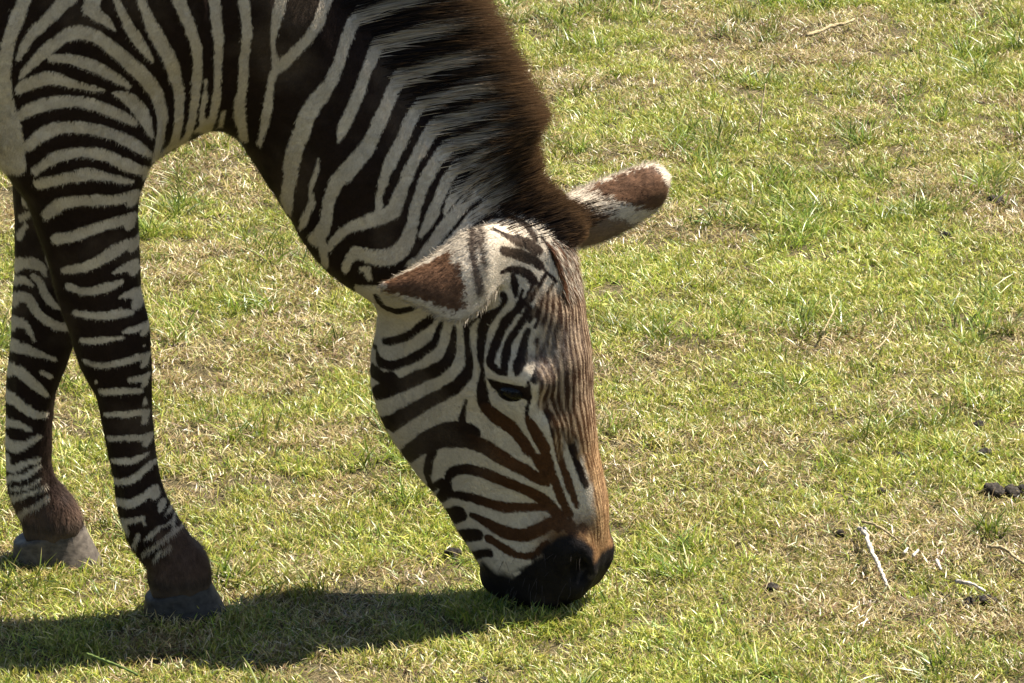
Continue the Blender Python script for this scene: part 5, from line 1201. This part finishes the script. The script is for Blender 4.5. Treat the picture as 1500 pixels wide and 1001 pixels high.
CLODS = [(0.754, 0.396, 0.0279), (0.783, 0.396, 0.0215), (0.803, 0.409, 0.0194), (0.763, 0.73, 0.0145), (0.76, 0.584, 0.0165), (0.624, 0.581, 0.0099), (0.914, 2.023, 0.022), (0.8, 1.78, 0.0164), (0.674, -0.075, 0.0162), (0.702, -0.07, 0.0182), (0.19, -0.03, 0.0102), (0.386, -0.007, 0.0143), (0.504, 0.216, 0.0105), (-0.088, 0.138, 0.0156), (-0.042, -0.402, 0.0145), (-0.319, 1.239, 0.0095), (0.58, 0.421, 0.0097)]
def clod(x, y, s, seed):
    bm = bmesh.new(); bmesh.ops.create_icosphere(bm, subdivisions=3, radius=1)
    vv = np.array([v.co[:] for v in bm.verts]); ff = [[v.index for v in f.verts] for f in bm.faces]; bm.free()
    k = .45 + 1.05 * fbm(vv + seed * 3.1, .8, seed) + .45 * (vnoise(vv, .33, seed + 3) - .5) + .2 * (vnoise(vv, .15, seed + 5) - .5)
    vv = vv * k[:, None] * (1.15, .9, .75) * s * .62
    o = mesh_obj('dung_clod', vv, ff, M_DUNG)
    o.location = (x, y, float(ground_z(np.array([[x, y]]))[0]) + s * .30); o.rotation_euler = (0, 0, seed * 1.7)
    return o
for q, (x, y, s) in enumerate(CLODS):
    o = clod(x, y, s * 1.15, q)
    if q < 3: tag(o, 'dark dung clod lying in a short row of clods in the grass', 'dung', 'row of dung clods')
    elif q in (8, 9): tag(o, 'dark dung clod lying in a pair beside a bleached stick end', 'dung', 'pair of dung clods')
    elif q == 13: tag(o, 'dark dung clod in the grass beside the lower jaw of the zebra', 'dung', 'dung clods in the grass')
    else: tag(o, 'small dark dung clod lying alone in the short grass', 'dung', 'dung clods in the grass')

# ------------------------------------------------------------------ twigs and stems on the grass
def twig(name, pts, r0, r1, mat, knob=.25, zz=None, seed=0):
    r_ = np.random.default_rng(seed)
    P = upsample([(x, y, (zz[i] if zz else .017), 0, 0) for i, (x, y) in enumerate(pts)], 7)[:, :3]
    P += r_.normal(0, r0 * .22, P.shape) * (1, 1, .5)
    n = len(P); k = 8
    T = np.gradient(P, axis=0); T /= np.linalg.norm(T, axis=1)[:, None]
    A = np.cross(T, (0, 0, 1.0)); A /= np.linalg.norm(A, axis=1)[:, None]; B = np.cross(T, A)
    vv = []
    for i in range(n):
        r = (r0 + (r1 - r0) * i / (n - 1)) * (1 + knob * r_.normal())
        for j in range(k):
            a = 2 * math.pi * j / k
            rr = r * (1 + .18 * r_.normal())
            vv.append(P[i] + A[i] * math.cos(a) * rr + B[i] * math.sin(a) * rr)
    ff = [(i * k + j, i * k + (j + 1) % k, (i + 1) * k + (j + 1) % k, (i + 1) * k + j) for i in range(n - 1) for j in range(k)]
    ff += [tuple(range(k))[::-1], tuple((n - 1) * k + j for j in range(k))]
    return mesh_obj(name, vv, ff, mat)
tag(twig('twig', [(0.528, 0.176), (0.536, 0.167), (0.538, 0.117), (0.542, 0.07), (0.546, 0.029), (0.549, -0.017), (0.553, -0.065)], .0042, .0022, M_TWIG, .13, seed=1), 'knobbly bleached white twig lying in the grass', 'twig')
tag(twig('twig', [(0.533, 0.182), (0.549, 0.155), (0.568, 0.125), (0.585, 0.102)], .0022, .0015, M_STEM, .1, [.026, .032, .03, .022], 2), 'thin straw coloured twig touching the end of the white twig', 'twig')
tag(twig('twig', [(0.656, -0.046), (0.667, -0.054), (0.679, -0.06), (0.695, -0.085)], .0036, .0018, M_TWIG, .15, seed=3), 'short bleached stick end beside a pair of dung clods', 'twig')
tag(twig('twig', [(0.717, 0.099), (0.74, 0.093), (0.752, 0.058), (0.764, 0.026)], .0028, .002, M_STEM, .15, seed=4), 'crooked thin straw coloured stick lying alone in the grass', 'twig')
tag(twig('twig', [(0.627, 3.205), (0.655, 3.24), (0.687, 3.287), (0.712, 3.305), (0.738, 3.347)], .004, .003, M_STEM, .16, seed=5), 'thick crusty fallen twig lying far off in the dry grass', 'twig')
tag(twig('dry_stem', [(0.490, 2.5), (0.497, 2.52), (0.505, 2.55)], .0022, .0014, M_STEM, .1, [.0, .045, .085], 6), 'single pale dry stem standing up out of the grass', 'stem')
tag(twig('green_stem', [(-0.6, -0.371), (-0.577, -0.394), (-0.551, -0.417), (-0.524, -0.435)], .0024, .0018, M_GSTEM, .05, [.03, .031, .03, .024], 7), 'thick green grass stem lying across the turf near the hoof', 'stem')
for q, pts in enumerate([[(0.589, 0.07), (0.592, 0.08), (0.596, 0.093)], [(0.601, 0.058), (0.606, 0.07), (0.611, 0.084)], [(0.635, 0.04), (0.637, 0.02), (0.638, 0.0)]]):
    tag(twig('straw', pts, .0022, .0018, M_TWIG, .12, seed=10 + q), 'short white straw chip lying near the knobbly white twig', 'straw', 'white straw chips')
for q, pts in enumerate([[(0.534, 1.144), (0.552, 1.206), (0.568, 1.26)], [(0.619, 1.046), (0.646, 1.107), (0.663, 1.194)]]):
    tag(twig('dry_stem', pts, .0014, .001, M_STEM, .1, [.02, .03, .04], 20 + q), 'long pale dry stem leaning over the parched patch of grass', 'stem', 'leaning dry stems')
